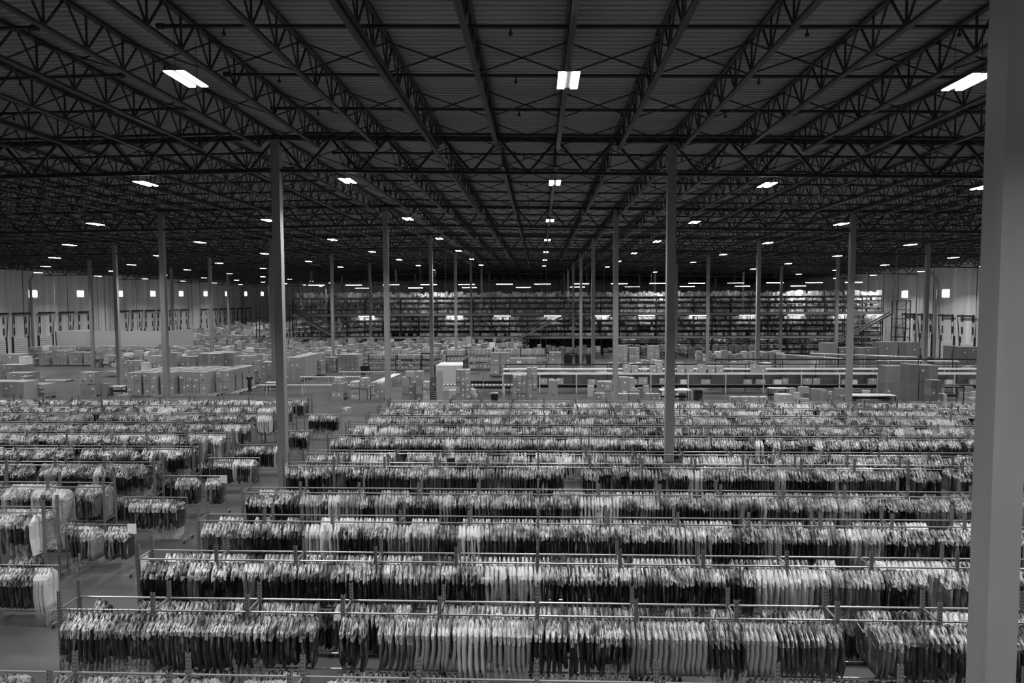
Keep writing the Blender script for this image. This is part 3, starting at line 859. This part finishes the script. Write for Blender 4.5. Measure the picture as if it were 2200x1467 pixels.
for y, x0, x1, h in ((81.5, -46, -30, 1.9), (84, -56, -13, 2.1), (87.5, -44, -8, 2.2), (91, -56, -6, 2.45), (95, -43, -3, 2.6), (99, -50, -3, 2.9), (82, -11.6, -8, 2.3), (88, -9, 0, 2.4)):
    heap_row(x0, x1, y, h)
for y, h in ((113, 2.6), (122, 2.6), (131, 3.0), (140, 3.0), (150, 3.4), (160, 3.6), (170, 3.8)):
    heap_row(-73.5, -46, y, h, 1.4, .9)
heap_row(-2, 12, 63.5, 1.3, .8, .6, .6, .3); heap_row(2, 30, 67.5, 1.0, .9, .7, .6, .34); heap_row(12, 24, 72, 1.7, 1, .8, .5, .3); clutter(26, 18, 27, 54.8, 57.5); clutter(18, 4, 12, 55, 57.5, 1.0); clutter(14, -8, -3, 55.5, 57.5, .7); clutter(24, 9, 26, 74, 80, 1.4); clutter(16, 31, 38, 54, 57, 1.1); heap_row(20, 31, 88, 1.7); heap_row(8, 16, 79, 1.3, 1.2, .6, .5); heap_row(-3, 30, 96, 1.9, 1.2, .6, .3, .1)

# ------------------------------------------------------------------ floor shelving in front of the mezzanine
def open_shelf(x0, x1, y, z1, n, label, dep=.9):
    t = thing('shelving_unit', (x0, y, 0), label, 'shelving', 'open shelving of small cartons'); L = x1 - x0
    for xx in (0, L):
        for yy in (0, dep): G().rods([(xx, yy, 0)], [(xx, yy, z1)], .035).obj('upright', M['dark'], t)
    for k in range(n):
        z = .15 + (z1 - .3) * k / n
        G().box(0, L, 0, dep, z, z + .06).obj('shelf', M['dark'], t)
        x = .08
        ch = (z1 - .3) / n - .14
        while x < L - .2:
            w_ = rng.uniform(.25, .5); hh = ch * rng.uniform(.7, 1) if k < n - 1 else ch
            crest.boxes([(x0 + x + w_ / 2, y + dep * .4, z + .06 + hh / 2)], (w_ - .02, dep * .75, hh), 0, 0, rng.uniform(.26, .44))
            crest.boxes([(x0 + x + w_ / 2, y + dep * .02 , z + .06 + hh * .55)], (w_ * .22, .03, hh * .25), 0, 1)
            x += w_
    return t
for k, (x0, x1, y, z1) in enumerate(((-19.8, -16.6, 78, 2.1), (-16.6, -13.6, 78, 2.1), (-13.6, -11.7, 78, 2.1), (-14.5, -12.2, 83, 2.6), (-10.9, -8.6, 79, 2.6), (-8.6, -5.4, 79, 2.7), (-5.4, -2.2, 79, 2.7), (-2.2, .8, 79, 2.7))):
    open_shelf(x0, x1, y, z1, 3, 'black open shelving of cartons, %s unit from the windowed wall, before the mezzanine' % wth(k + 1))

# ================================================================== mezzanine
MX0, MX1, MY = -37.6, 50.6, 103.0
for nm, z in (('mezzanine_floor', 2.72), ('mezzanine_floor', 6.2)):
    struct(G().box(MX0, MX1, MY - .4, MY + 34, z - .12, z).box(MX0, MX1, MY - .46, MY - .4, z - .3, z + .05).obj(nm, M['beam']))
def shelf_bay():
    t = thing('shelving_bay', (0, 0, 0), '', 'shelving bay', 'mezzanine shelving bays'); Wb = 2.756
    for xx in (0, Wb):
        G().rods([(xx, 0, 0), (xx, .9, 0)], [(xx, 0, 3.3), (xx, .9, 3.3)], .055).obj('upright', M['dark'], t)
    for k in range(4): G().box(0, Wb, 0, .9, .04 + .8 * k, .12 + .8 * k).obj('shelf', M['dark'], t)
    return t
bay0 = None
def fill_shelf(x0, y, z, n=4, h=.5, dep=.8, top=False):
    for k in range(n):
        x = .07
        dense = rng.random() < .9
        while x < 2.6:
            w_ = rng.uniform(.26, .5); hh = rng.uniform(.36, h) if not (top and k == n - 1) else rng.uniform(.3, .85)
            if dense or rng.random() < .5:
                crest.boxes([(x0 + x + w_ / 2, y + dep / 2 + rng.normal(0, .03), z + .12 + .8 * k + hh / 2)], (w_ - .015, dep * .9, hh), 0, 0, rng.choice([.22, .34, .46, .62, .8], p=[.2, .28, .27, .13, .12]))
                if rng.random() < .25: crest.boxes([(x0 + x + w_ / 2, y - .02, z + .12 + .8 * k + hh * .5)], (w_ * .5, .03, hh * .4), 0, 1)
            x += w_ + (rng.uniform(.1, .4) if rng.random() < .08 else 0)
for lv, z in ((0, 0.0), (1, 2.72), (2, 6.2)):
    for b in range(32):
        x = MX0 + .0 + 2.756 * b
        lab = 'black carton shelving bay, mezzanine %s level, %s from windowed wall' % (('ground', 'middle', 'top')[lv], wth(b + 1))
        if lv == 0:
            if 12 < b < 18: continue
        zz = z
        if bay0 is None: bay0 = shelf_bay(); o = bay0; o.location = (x, MY + .3, zz); o['label'] = lab
        else: o = dup(bay0, (x, MY + .3, zz), lab)
        if lv == 0: o.scale = (1, 1, .74)
        fill_shelf(x, MY + .3, zz, 3 if lv == 0 else 4, top=(lv == 2))
        if lv and b % 2 == 0: heapx = x; 
        fill_shelf(x, MY + 3.2, zz, 3 if lv == 0 else 4, top=(lv == 2))
        if lv == 2: fill_shelf(x, MY + 6.5, zz, 4, top=True)
# dark bagged stock between the ground posts
g = G(); n = 1500
c = np.stack([rng.uniform(-1.5, 11.7, n), rng.uniform(102.9, 104.5, n), rng.uniform(.1, 2.45, n)], 1)
g.boxes(c, rng.uniform(.1, .3, (n, 3)), rng.uniform(0, 3, n))
tag(g.obj('bagged_parcels', mat('glossy_black_bag', .015, .2)), 'mass of glossy black bagged parcels heaped under the mezzanine', 'parcels', None, 'stuff')
# guard rails and posts of the mezzanine
for lv, z in ((1, 2.72), (2, 6.2)):
    t = thing('guard_rail', (MX0, MY - .38, z), 'black guard rail along the %s mezzanine deck edge' % ('lower' if lv == 1 else 'upper'), 'railing', 'mezzanine guard rails')
    for zz in (.55, 1.05): G().rods([(0, 0, zz)], [(MX1 - MX0, 0, zz)], .022).obj('rail', M['dark'], t)
    for k in range(0, 32, 1): G().rods([(k * 2.756, 0, 0)], [(k * 2.756, 0, 1.05)], .022).obj('post', M['dark'], t)
for k in range(33):
    tag(G().rods([(MX0 + 2.756 * k, MY - .25, 0)], [(MX0 + 2.756 * k, MY - .25, 6.1 if k % 2 else 8.3)], .07).obj('mezzanine_post', M['dark']), 'black mezzanine support post, %s from the windowed wall' % wth(k + 1), 'post', 'mezzanine support posts')
# fluorescent tubes
def tube(x, y, z, label, L=2.5, hang=1.6):
    if 'tube' in card_lib: return dup(card_lib['tube'], (x, y, z), label, 'fluorescent strips at the mezzanine')
    t = thing('fluorescent_strip', (x, y, z), label, 'strip light', 'fluorescent strips at the mezzanine')
    G().box(-L/2, L/2, -.05, .05, .05, .10).obj('housing', M['lampbody'], t)
    G().rods([(-L/2 + .03, 0, 0)], [(L/2 - .03, 0, 0)], .03, 6).obj('tube', M['tube'], t)
    KIDS.setdefault(t.name, list(t.children)); card_lib['tube'] = t; return t
for k in range(15):
    x = -33.9 + 5.73 * k
    o = tube(x, MY - .1, 10.62, 'bright strip light hung over the mezzanine top level, %s from the windowed wall' % wth(k + 1))
    for s_ in (-1, 1): G().rods([(x + s_, MY - .1, 10.7)], [(x + s_, MY - .1, 14.56 + float(roof(x)))], .012).obj('hanger_wire', M['pipe'], o).matrix_parent_inverse = Matrix.Translation((-x, -(MY - .1), -10.62))
for k, x in enumerate((-26.3, -12.8, -5.6, 2.0, 9.3, 16.0, 23.6, 31.0, 38.0, 44.9, 49.6)):
    tube(x, MY - .15, 5.84, 'strip light glowing under the upper mezzanine deck, %s from the windowed wall' % wth(k + 1))
for k, x in enumerate((-29, -15, -4, 14, 20.5, 27, 34, 42)):
    tube(x, MY + 1.6, 2.40, 'strip light under the lower mezzanine deck, %s from the windowed wall' % wth(k + 1))
for k in range(9):
    x = -30 + 9.1 * k
    o = tube(x, MY + 12, 10.4, 'strip light deeper over the mezzanine top level, %s from the windowed wall' % wth(k + 1))
    for s_ in (-1, 1): G().rods([(x + s_, MY + 12, 10.48)], [(x + s_, MY + 12, 14.56 + float(roof(x)))], .012).obj('hanger_wire', M['pipe'], o).matrix_parent_inverse = Matrix.Translation((-x, -(MY + 12), -10.4))

# stairs
def stairs(x0, z0, x1, z1, y, label):
    t = thing('staircase', (x0, y, 0), label, 'staircase', 'mezzanine staircases'); dx, dz = x1 - x0, z1 - z0
    for yy in (0, 1.1):
        G().rods([(0, yy, z0)], [(dx, yy, z1)], .2).obj('stringer', M['rack'], t)
        for h in (.55, 1.05): G().rods([(0, yy, z0 + h)], [(dx, yy, z1 + h)], .03).obj('handrail', M['rack'], t)
        n = 6; G().rods([(dx * k / n, yy, z0 + dz * k / n) for k in range(n + 1)], [(dx * k / n, yy, z0 + dz * k / n + 1.05) for k in range(n + 1)], .025).obj('balusters', M['rack'], t)
    n = int(abs(dz) / .19); k = np.arange(n)
    G().boxes(np.stack([dx * (k + .5) / n, k * 0 + .55, z0 + dz * (k + .5) / n], 1), (.27, 1.1, .04)).obj('treads', M['dark'], t)
    G().rods([(dx * .5, 0, 0), (dx * .5, 1.1, 0)], [(dx * .5, 0, z0 + dz * .5), (dx * .5, 1.1, z0 + dz * .5)], .07).obj('prop', M['rack'], t)
stairs(-36.6, 6.2, -29.4, 2.0, 101.2, 'grey staircase descending from the upper deck near the windowed wall')
stairs(-3.9, 2.1, 4.3, 6.2, 101.0, 'grey staircase climbing to the upper deck at mid mezzanine')
stairs(43.6, 1.9, 51.2, 6.2, 101.0, 'grey staircase climbing to the upper deck by the dock wall')
# lattice lift tower and scaffold frames at the two ends of the mezzanine
def frame_tower(x0, x1, y, z1, n, label):
    t = thing('rack_frame', (x0, y, 0), label, 'frame', 'black rack frames'); L = x1 - x0
    for xx in (0, L):
        for yy in (0, 1.2): G().rods([(xx, yy, 0)], [(xx, yy, z1)], .07).obj('upright', M['dark'], t)
    for k in range(1, n + 1):
        z = z1 * k / n
        G().rods([(0, 0, z), (0, 1.2, z), (0, 0, z)], [(L, 0, z), (L, 1.2, z), (0, 1.2, z)], .05).obj('cross_beam', M['dark'], t)
    G().rods([(0, 0, z1 * k / n) for k in range(n)], [(L, 0, z1 * (k + 1) / n) for k in range(n)], .03).obj('brace', M['dark'], t)
frame_tower(-43.4, -40.6, 103, 7.6, 4, 'bare black rack frame beside the mezzanine, farther from the tall column')
frame_tower(-40.6, -38.2, 103, 7.6, 4, 'bare black rack frame touching the mezzanine end')
frame_tower(51.6, 53.6, 101, 7.9, 6, 'dark lattice lift tower by the stairs near the dock doors')

# ================================================================== dock doors and wall fittings
def dock(X, s, y, k, wall, zd):
    X = X + s * .06; t = thing('dock_door', (X, y, 0), 'white slatted dock door on the %s, %s from the camera end' % (wall, wth(k)), 'dock door', 'dock doors on the ' + wall)
    G().boxes([(s * .06, 0, .3 * i + .15) for i in range(int(zd / .3))], (.06, 2.7, .25)).obj('door_panel', M['white'], t)
    for yy in (-1.5, 1.5):
        G().rods([(s * .08, yy, 0), (s * .08, yy * 1.0, zd)], [(s * .08, yy, zd), (s * .35, yy * 1.12, 6.55 if X < 0 else 5.85)], .035).rods([(s * .3, yy * .93, zd)], [(s * .45, yy * 1.0, 6.5 if X < 0 else 5.8)], .03).obj('track', M['dark'], t)
        G().box(0, s * .12, yy - .12, yy + .12, 0, 3.2).obj('bumper_strip', M['dark'], t)
        G().boxes([(s * .08, yy * .75, 4.0), (s * .08, yy * .75, 5.6)], (.08, .14, 1.0)).obj('seal_pad', M['dark'], t)
    ht = 6.6 if X < 0 else 5.9
    G().rods([(s * .35, -1.7, ht)], [(s * .35, 1.7, ht)], .13, 6).obj('spring_shaft', M['dark'], t)
ys = [88.3, 92.6, 96.8, 101.9, 106.4, 110.8, 121.3, 125.6, 129.9, 134.2, 138.5, 142.8, 151.5, 156, 160.5, 165, 170, 175]
for k, y in enumerate(ys): dock(WL, 1, y, k + 1, 'windowed wall', 3.25)
for k, y in enumerate([81, 85.3, 89.8, 94.1, 99.2, 103.4]): dock(WR, -1, y, k + 1, 'wall past the big column', 2.65)
def spout(X, s, y, z, label):
    t = thing('downspout', (X, y, 0), label, 'drain pipe', 'roof drain pipes')
    G().rods([(s * .35, 0, 0)], [(s * .35, 0, z - 1.6)], .19, 8).obj('pipe', M['galv'], t)
    G().rods([(s * .35, 0, z - 1.6)], [(s * 1.2, 0, z - .2)], .19, 8).obj('elbow', M['galv'], t)
    for zz in (3, 6.5, 7.1): G().rods([(s * .35, 0, zz)], [(s * .35, 0, zz + .1)], .23, 8).obj('coupling', M['galv'], t)
spout(WL, 1, 98.9, 13.0, 'pale round drain pipe on the windowed wall, the nearer one')
spout(WL, 1, 171.5, 13.2, 'pale round drain pipe on the windowed wall, the far one')
spout(WR, -1, 96.6, 12.2, 'pale round drain pipe on the wall past the big column')
for k, (x, y, z0, z1) in enumerate(((-75.6, 113.0, 3, 12.6), (-75.6, 114.2, 3, 12.6), (-75.6, 117.5, 3, 12.8), (-75.6, 118.6, 3, 12.8), (-75.6, 119.3, 3, 12.8), (-75.6, 149.5, 3, 13), (-75.6, 146, 3, 13), (54.6, 101.3, 3, 12), (54.6, 108, 3, 12), (54.6, 111, 3, 12))):
    tag(G().rods([(x, y, z0)], [(x, y, z1)], .07, 6).obj('wall_pipe', M['galv']), 'thin vertical pipe fixed to the %s, %s one along' % ('windowed wall' if x < 0 else 'wall past the big column', wth(k + 1 if x < 0 else k - 6)), 'pipe', 'thin wall pipes')
# low white office partition
t = thing('office_partition', (-70.8, 97, 0), 'low white painted office box before the windowed wall', 'partition')
G().box(0, 16.4, 0, .15, 0, 3.95).obj('front_panel', M['offwhite'], t)
G().box(0, .15, 0, 8, 0, 3.95).obj('side_panel', M['offwhite'], t)
G().box(16.25, 16.4, .15, 8, 0, 3.95).obj('end_panel', M['offwhite'], t)
# dropped conduit and cords from the roof
for k, (x, y, z) in enumerate(((13.8, 83, 7.6), (-12.6, 72, 5), (-9.9, 72, 5.3), (0.3, 100, 9), (1.0, 99, 2.6), (6.6, 95, 8.2), (9.0, 96, 8.8), (33.6, 66, 2.6), (42.0, 78, 3.0), (-67.0, 92, 5.5), (-43, 88, 3), (27, 96, 8))):
    tag(G().rods([(x, y, z)], [(x, y, 14.56 + float(roof(x)))], .03).obj('drop_conduit', M['rack']), 'thin conduit dropping from the roof, %s from the windowed wall' % wth(k + 1), 'conduit', 'drop conduits')

# ================================================================== conveyors, packing line, tables
def conveyor(x0, y0, x1, y1, z0, z1, label, w_=.75, mt='offwhite', legs=3):
    t = thing('conveyor', (x0, y0, 0), label, 'conveyor', 'roller conveyors'); D = Vector((x1 - x0, y1 - y0, 0)); N = Vector((-D.y, D.x, 0)).normalized() * w_ / 2
    a, b = Vector((0, 0, z0)), Vector((D.x, D.y, z1))
    for s in (-1, 1):
        G().rods([a + N * s], [b + N * s], .06).obj('side_frame', M['galv'], t)
    n = max(4, int(D.length / .3)); k = (np.arange(n) + .5) / n
    C = np.array(a)[None] + k[:, None] * np.array(b - a)[None]; Nn = np.array(N)
    G().rods(C - Nn, C + Nn, .075, 6).obj('rollers', M[mt], t)
    for q in range(legs):
        f_ = (q + .3) / (legs - .4) if legs > 1 else .5
        f_ = min(f_, .97)
        p = a + (b - a) * f_
        G().rods([p + N - Vector((0, 0, p.z)), p - N - Vector((0, 0, p.z))], [p + N, p - N], .05).obj('leg', M['offwhite'], t)
conveyor(-24.6, 58.3, -16.4, 58.3, .78, .78, 'pale roller conveyor nearest the racks, beside the tall column')
conveyor(-23.3, 65, -17.3, 65, .75, .75, 'second pale roller conveyor behind the mixed pallet loads')
conveyor(-20.8, 69.5, -14.8, 69.5, .78, .78, 'third pale roller conveyor before the receding shelves')
conveyor(-14.6, 60, -14.2, 67.5, .8, .8, 'conveyor section running away from the camera behind the steel column')
conveyor(-9.3, 58, -2.2, 58, .85, .85, 'grey conveyor below the black screen of the white booth')
conveyor(24.7, 72, 31.5, 72, 2.4, 1.9, 'raised conveyor sloping down beyond the packing line', mt='white')
conveyor(29, 74, 40, 74, 2.3, 1.9, 'raised conveyor crossing before the wrapped pallet wall', mt='white')
conveyor(34, 70, 42, 70, 1.9, 1.8, 'raised conveyor before the small machine', mt='white')
conveyor(38.6, 66, 44, 66, 1.1, 2.6, 'conveyor climbing past the big column', mt='galv')
def packing_line(x0, x1, y, label):
    t = thing('packing_line', (x0, y, 0), label, 'packing line'); L = x1 - x0
    G().box(0, L, 0, .9, 1.62, 1.74).obj('upper_shelf', M['white'], t)
    G().box(0, L, .5, 1.3, 1.98, 2.06).obj('belt', M['white'], t)
    G().box(0, L, -.1, 1.0, .72, .78).obj('lower_shelf', M['rack'], t)
    G().box(0, L, .2, .26, .45, .68).obj('kick_panel', M['black'], t)
    G().box(0, L, 1.0, 1.05, .8, 1.5).obj('back_panel', M['offwhite'], t)
    n = int(L / 3.0)
    for k in range(n + 1): G().rods([(L * k / n, -.05, 0), (L * k / n, .95, 0)], [(L * k / n, -.05, 1.62), (L * k / n, .95, 2.0)], .06).obj('leg', M['offwhite'], t)
packing_line(-3.2, 38.5, 59.3, 'long two-level white packing line loaded with open cartons')
packing_line(14.5, 40, 63.4, 'second white packing line standing behind the longer one')
kk = 0
x = -2.6
while x < 37:
    w_ = rng.uniform(.45, .8)
    if rng.random() < .62:
        kk += 1
        if rng.random() < .7: carton(x + w_ / 2, 59.7, .78, round(w_, 1), .5, round(rng.uniform(.4, .6), 1), .36, 'carton on the packing line lower shelf, %s from its end near the aisle' % wth(kk), 'cartons on the packing line')
        else:
            tag(G().box(x, x + w_, 59.4, 59.9, .78, 1.15).obj('tote', M['white']), 'white tote on the packing line lower shelf, %s item from the aisle end' % wth(kk), 'tote', 'totes on the packing line')
    x += w_ + rng.uniform(.05, .4)
for k, x in enumerate((7.6, 8.3, 9.9, 10.4, 12.3, 13.0, 14.1, 14.9, 15.6, 18.6, 19.2)):
    carton(x, 59.75, 1.74, .6, .5, .6 if k % 3 else .7, .38, 'carton on the packing line upper shelf, %s from its aisle end' % wth(k + 1), 'cartons on top of the packing line')
for k, (z, x0, x1, y) in enumerate(((2.42, -3.0, 38.5, 60.2), (2.65, 16, 42, 62.5))):
    t = thing('cable_tray', (x0, y, z), ('lower', 'upper')[k] + ' black cable tray running above the packing line', 'cable tray', 'cable trays')
    G().box(0, x1 - x0, -.06, .06, -.04, .06).obj('tray', M['dark'], t)
    for q in range(int((x1 - x0) / 3) + 1): G().rods([(q * 3, 0, -z)], [(q * 3, 0, .0)], .03).obj('post', M['dark'], t)
def table(x, y, w_, d, label, h=.75, top='offwhite'):
    t = thing('work_table', (x, y, 0), label, 'table', 'work tables')
    G().box(0, w_, 0, d, h - .05, h).obj('table_top', M[top], t)
    for a in (.06, w_ - .06):
        for b in (.06, d - .06): G().rods([(a, b, 0)], [(a, b, h - .05)], .04).obj('leg', M['dark'], t)
    G().box(.1, w_ - .1, d - .12, d - .06, .2, .35).obj('stretcher', M['dark'], t)
table(-37.8, 57.6, 1.5, .8, 'work table with dark legs beside the big carton block')
table(-24.9, 60.5, 1.2, .8, 'small work table with black box beside the walking person')
table(9.6, 54.3, 2.4, 1.0, 'work table with bin beside it in front of the packing line', .9)
table(18.6, 55.5, 1.5, .8, 'cluttered work table behind the four open boxes', .9)
table(24.2, 53.6, 3.4, 1.1, 'white topped table by the tall wrapped towers', .6, 'white')
table(31.0, 55, 2.6, 1.0, 'dark table at the frame edge before the big column', 1.1, 'dark')
def bin_(x, y, w_, h, label, m_='black', nm='waste_bin'):
    t = thing(nm, (x, y, 0), label, 'bin', 'bins on the warehouse floor')
    a = w_ / 2; b = a * .82
    g = G(); r = lambda s, z: [(-s, -s, z), (s, -s, z), (s, s, z), (-s, s, z)]
    g.loft([r(b, 0), r(a, h), r(a - .03, h), r(b - .03, .05)], close=True).obj('body', M[m_], t)
    g = G().rods([(-a, -a, h), (a, -a, h), (a, a, h), (-a, a, h)], [(a, -a, h), (a, a, h), (-a, a, h), (-a, -a, h)], .02).obj('rim', M[m_], t)
bin_(-19.4, 75, .9, .85, 'square black bin beside the carton shelving and conveyor')
bin_(-3.6, 54.3, .58, .55, 'small black bin by the low cartons behind the racks')
bin_(12.6, 54.6, .62, .85, 'dark waste bin under the table edge by the packing line', 'dark')
for k, x in enumerate((3.6, 5.0, 6.4)): bin_(x, 86, 1.1, 1.2, 'large black tub before the dark parcels, %s from the stairs' % wth(k + 1))
# machine, panel booth, lift truck
t = thing('white_booth', (-9.4, 60.5, 0), 'white walled booth with black screen among the carton stacks', 'booth')
G().box(0, .1, 0, 3.5, 0, 2.3).obj('side_wall', M['offwhite'], t); G().box(0, 2.6, 0, .1, 0, 2.2).obj('front_wall', M['offwhite'], t)
G().box(2.6, 2.7, -.2, 3.5, .2, 2.8).obj('black_screen', M['black'], t); G().box(0, 2.6, 0, 3.5, 2.2, 2.3).obj('roof_panel', M['offwhite'], t)
t = thing('booth_frame', (-6.6, 60.2, 0), 'open black framed machine bay beside the white booth', 'machine')
for xx in (0, 1.6, 3.9): G().rods([(xx, 0, 0)], [(xx, 0, 2.4)], .05).obj('post', M['rack'], t)
G().box(-.1, 4, .4, .5, .2, .9).obj('back_panel', M['black'], t); G().rods([(0, 0, 2.4)], [(3.9, 0, 2.4)], .04).obj('top_rail', M['rack'], t)
G().boxes([(.9, .1, 1.6), (2.6, .1, 1.5), (3.4, .1, 1.75)], (.9, .5, .06)).obj('tray', M['dark'], t)
t = thing('stocked_ladder', (-8.85, 54.6, 0), 'grey ladder rack with dark slots beside the cardboard panel', 'rack')
for s in (0, .5): G().rods([(s, 0, 0)], [(s, 0, 2.0)], .03).obj('upright', M['rack'], t)
G().boxes([(.25, .15, .15 + .16 * k) for k in range(12)], (.46, .4, .05)).obj('slots', M['dark'], t)
tag(G().box(-8.25, -7.75, 54.2, 54.28, 0, 2.45, 0, .36).obj('cardboard_panel', M['card']), 'upright cardboard panel beside the grey ladder rack', 'cardboard')
tag(G().boxes([(-10.4, 54.4, 1.75 + .45)], (.75, .5, .45), .35, tone=.4).obj('tilted_carton', M['card']), 'open carton lying tilted on top of a pile', 'carton')
t = thing('lift_truck', (44.0, 82, 0), 'dark lift truck parked before the dock doors', 'lift truck')
G().box(0, 2.4, 0, 1.3, .3, 1.2).box(.2, 1.2, .1, 1.2, 1.2, 1.5).obj('body', M['dark'], t)
for a in (.4, 2.0): G().rods([(a, -.05, .3)], [(a, 1.35, .3)], .3, 8).obj('wheel', M['black'], t)
G().rods([(.2, .1, 1.4), (.2, 1.2, 1.4), (1.6, .1, 1.2), (1.6, 1.2, 1.2)], [(.4, .1, 2.2), (.4, 1.2, 2.2), (1.4, .1, 2.2), (1.4, 1.2, 2.2)], .04).box(.35, 1.45, .1, 1.2, 2.2, 2.26).obj('cage', M['dark'], t)
G().rods([(-.1, .3, .1), (-.1, .9, .1)], [(-.1, .3, 2.3), (-.1, .9, 2.3)], .06).obj('mast', M['dark'], t)
tag(crest.obj('stacked_cartons', [M['card'], M['paper']]), 'stock of small cartons filling the mezzanine shelves and far rows', 'carton', 'far stacked cartons', 'stuff')

# ================================================================== people
def skinned(name, pts, edges, m_, parent, sub=1):
    """pts: (x, y, z, r)"""
    me = bpy.data.meshes.new(name); me.from_pydata([p[:3] for p in pts], edges, [])
    o = link(name, me, parent)
    sk = o.modifiers.new('s', 'SKIN'); su = o.modifiers.new('u', 'SUBSURF'); su.levels = su.render_levels = sub
    for i, p in enumerate(pts):
        r = p[3] if isinstance(p[3], tuple) else (p[3], p[3]); me.skin_vertices[0].data[i].radius = r
    me.skin_vertices[0].data[0].use_root = True
    me.materials.append(m_)
    return o
def person(loc, rz, label, walk=.12, hgt=1.0):
    t = thing('person', loc, label, 'person', None, rz); t.scale = (hgt,) * 3
    # body: one continuous figure
    pts = [(0, 0, .95, (.13, .10)), (0, 0, 1.10, (.12, .09)), (0, 0, 1.30, (.155, .10)), (0, 0, 1.44, (.12, .08)), (0, 0, 1.53, .062), (0, -.01, 1.60, (.068, .075)), (0, -.015, 1.68, (.075, .09)), (0, -.01, 1.75, .05),
           (.09, 0, .90, .085), (.10, -walk * .6, .50, .055), (.10, walk * .2, .08, .04), (.10, walk * .2 - .14, .04, .035),
           (-.09, 0, .90, .085), (-.10, walk * .5, .50, .055), (-.10, walk * 1.2, .09, .04), (-.10, walk * 1.2 - .14, .045, .035),
           (.18, 0, 1.42, .055), (.25, .02, 1.15, .042), (.27, -.06, .92, .032), (.275, -.10, .83, .03),
           (-.18, 0, 1.42, .055), (-.26, .03, 1.15, .042), (-.30, -.03, .92, .032), (-.31, -.06, .83, .03)]
    ed = [(0,1),(1,2),(2,3),(3,4),(4,5),(5,6),(6,7),(0,8),(8,9),(9,10),(10,11),(0,12),(12,13),(13,14),(14,15),(3,16),(16,17),(17,18),(18,19),(3,20),(20,21),(21,22),(22,23)]
    b = skinned('body', pts, ed, M['skin'], t, 2)
    for s, hx, hy in ((1, .275, -.10), (-1, -.31, -.06)):
        for f_ in range(4):
            skinned('finger', [(hx + s * (.0 - .0 * f_), hy - .03 + .02 * f_, .815, .010), (hx - s * .005, hy - .035 + .02 * f_, .775 - .006 * (1.5 - abs(f_ - 1.5)), .009), (hx - s * .018, hy - .04 + .02 * f_, .745, .008)], [(0, 1), (1, 2)], M['skin'], b)
        skinned('thumb', [(hx, hy - .03, .85, .011), (hx - s * .01, hy - .065, .82, .010), (hx - s * .012, hy - .07, .79, .009)], [(0, 1), (1, 2)], M['skin'], b)
    G().boxes([(-.03, -.094, 1.675), (.03, -.094, 1.675), (0, -.088, 1.61)], [(.022, .012, .012), (.022, .012, .012), (.045, .012, .008)]).obj('face_features', M['hair'], b)
    skinned('nose', [(0, -.09, 1.665, .009), (0, -.112, 1.64, .013)], [(0, 1)], M['skin'], b)
    for s in (-1, 1): skinned('ear', [(s * .078, 0, 1.68, (.008, .02)), (s * .08, .005, 1.645, (.008, .014))], [(0, 1)], M['skin'], b)
    skinned('hair', [(0, .04, 1.60, (.085, .06)), (0, .025, 1.68, (.105, .10)), (0, .005, 1.745, (.095, .10))], [(0, 1), (1, 2)], M['hair'], t, 2)
    skinned('shirt', [(0, 0, .84, (.15, .125)), (0, 0, 1.10, (.172, .13)), (0, 0, 1.30, (.178, .12)), (0, 0, 1.44, (.14, .10)), (0, 0, 1.49, .07), (.19, 0, 1.425, .075), (.235, .01, 1.24, .065), (-.19, 0, 1.425, .075), (-.245, .02, 1.24, .065)],
            [(0,1),(1,2),(2,3),(3,4),(3,5),(5,6),(3,7),(7,8)], M['shirt'], t, 2)
    skinned('jeans', [(0, 0, 1.06, (.15, .12)), (.092, 0, .86, .115), (.10, -walk * .6, .50, .078), (.10, walk * .2, .12, .062), (-.092, 0, .86, .115), (-.10, walk * .5, .50, .078), (-.10, walk * 1.2, .13, .062)],
            [(0,1),(1,2),(2,3),(0,4),(4,5),(5,6)], M['jeans'], t, 2)
    for s, yy in ((1, walk * .2), (-1, walk * 1.2)):
        skinned('shoe', [(s * .10, yy + .03, .05, .048), (s * .10, yy - .10, .045, (.048, .04)), (s * .10, yy - .19, .035, (.04, .03))], [(0, 1), (1, 2)], M['shoe'], t, 2)
person((-25.5, 58.8, 0), .15, 'person in black short sleeved shirt walking past the big carton block', .16)
person((-3.17, 25.05, 0), 2.9, 'person standing between racks beside a dark board, only head showing', .02, 1.06)
person((-1.84, 25.05, 0), -1.4, 'person among the racks, dark haired head over the rail', .02, 1.0)
tag(G().boxes([(-3.3, 24.95, 1.95)], (.3, .02, .42), .2).obj('dark_board', M['black']), 'dark board held up beside a head among the racks', 'board')
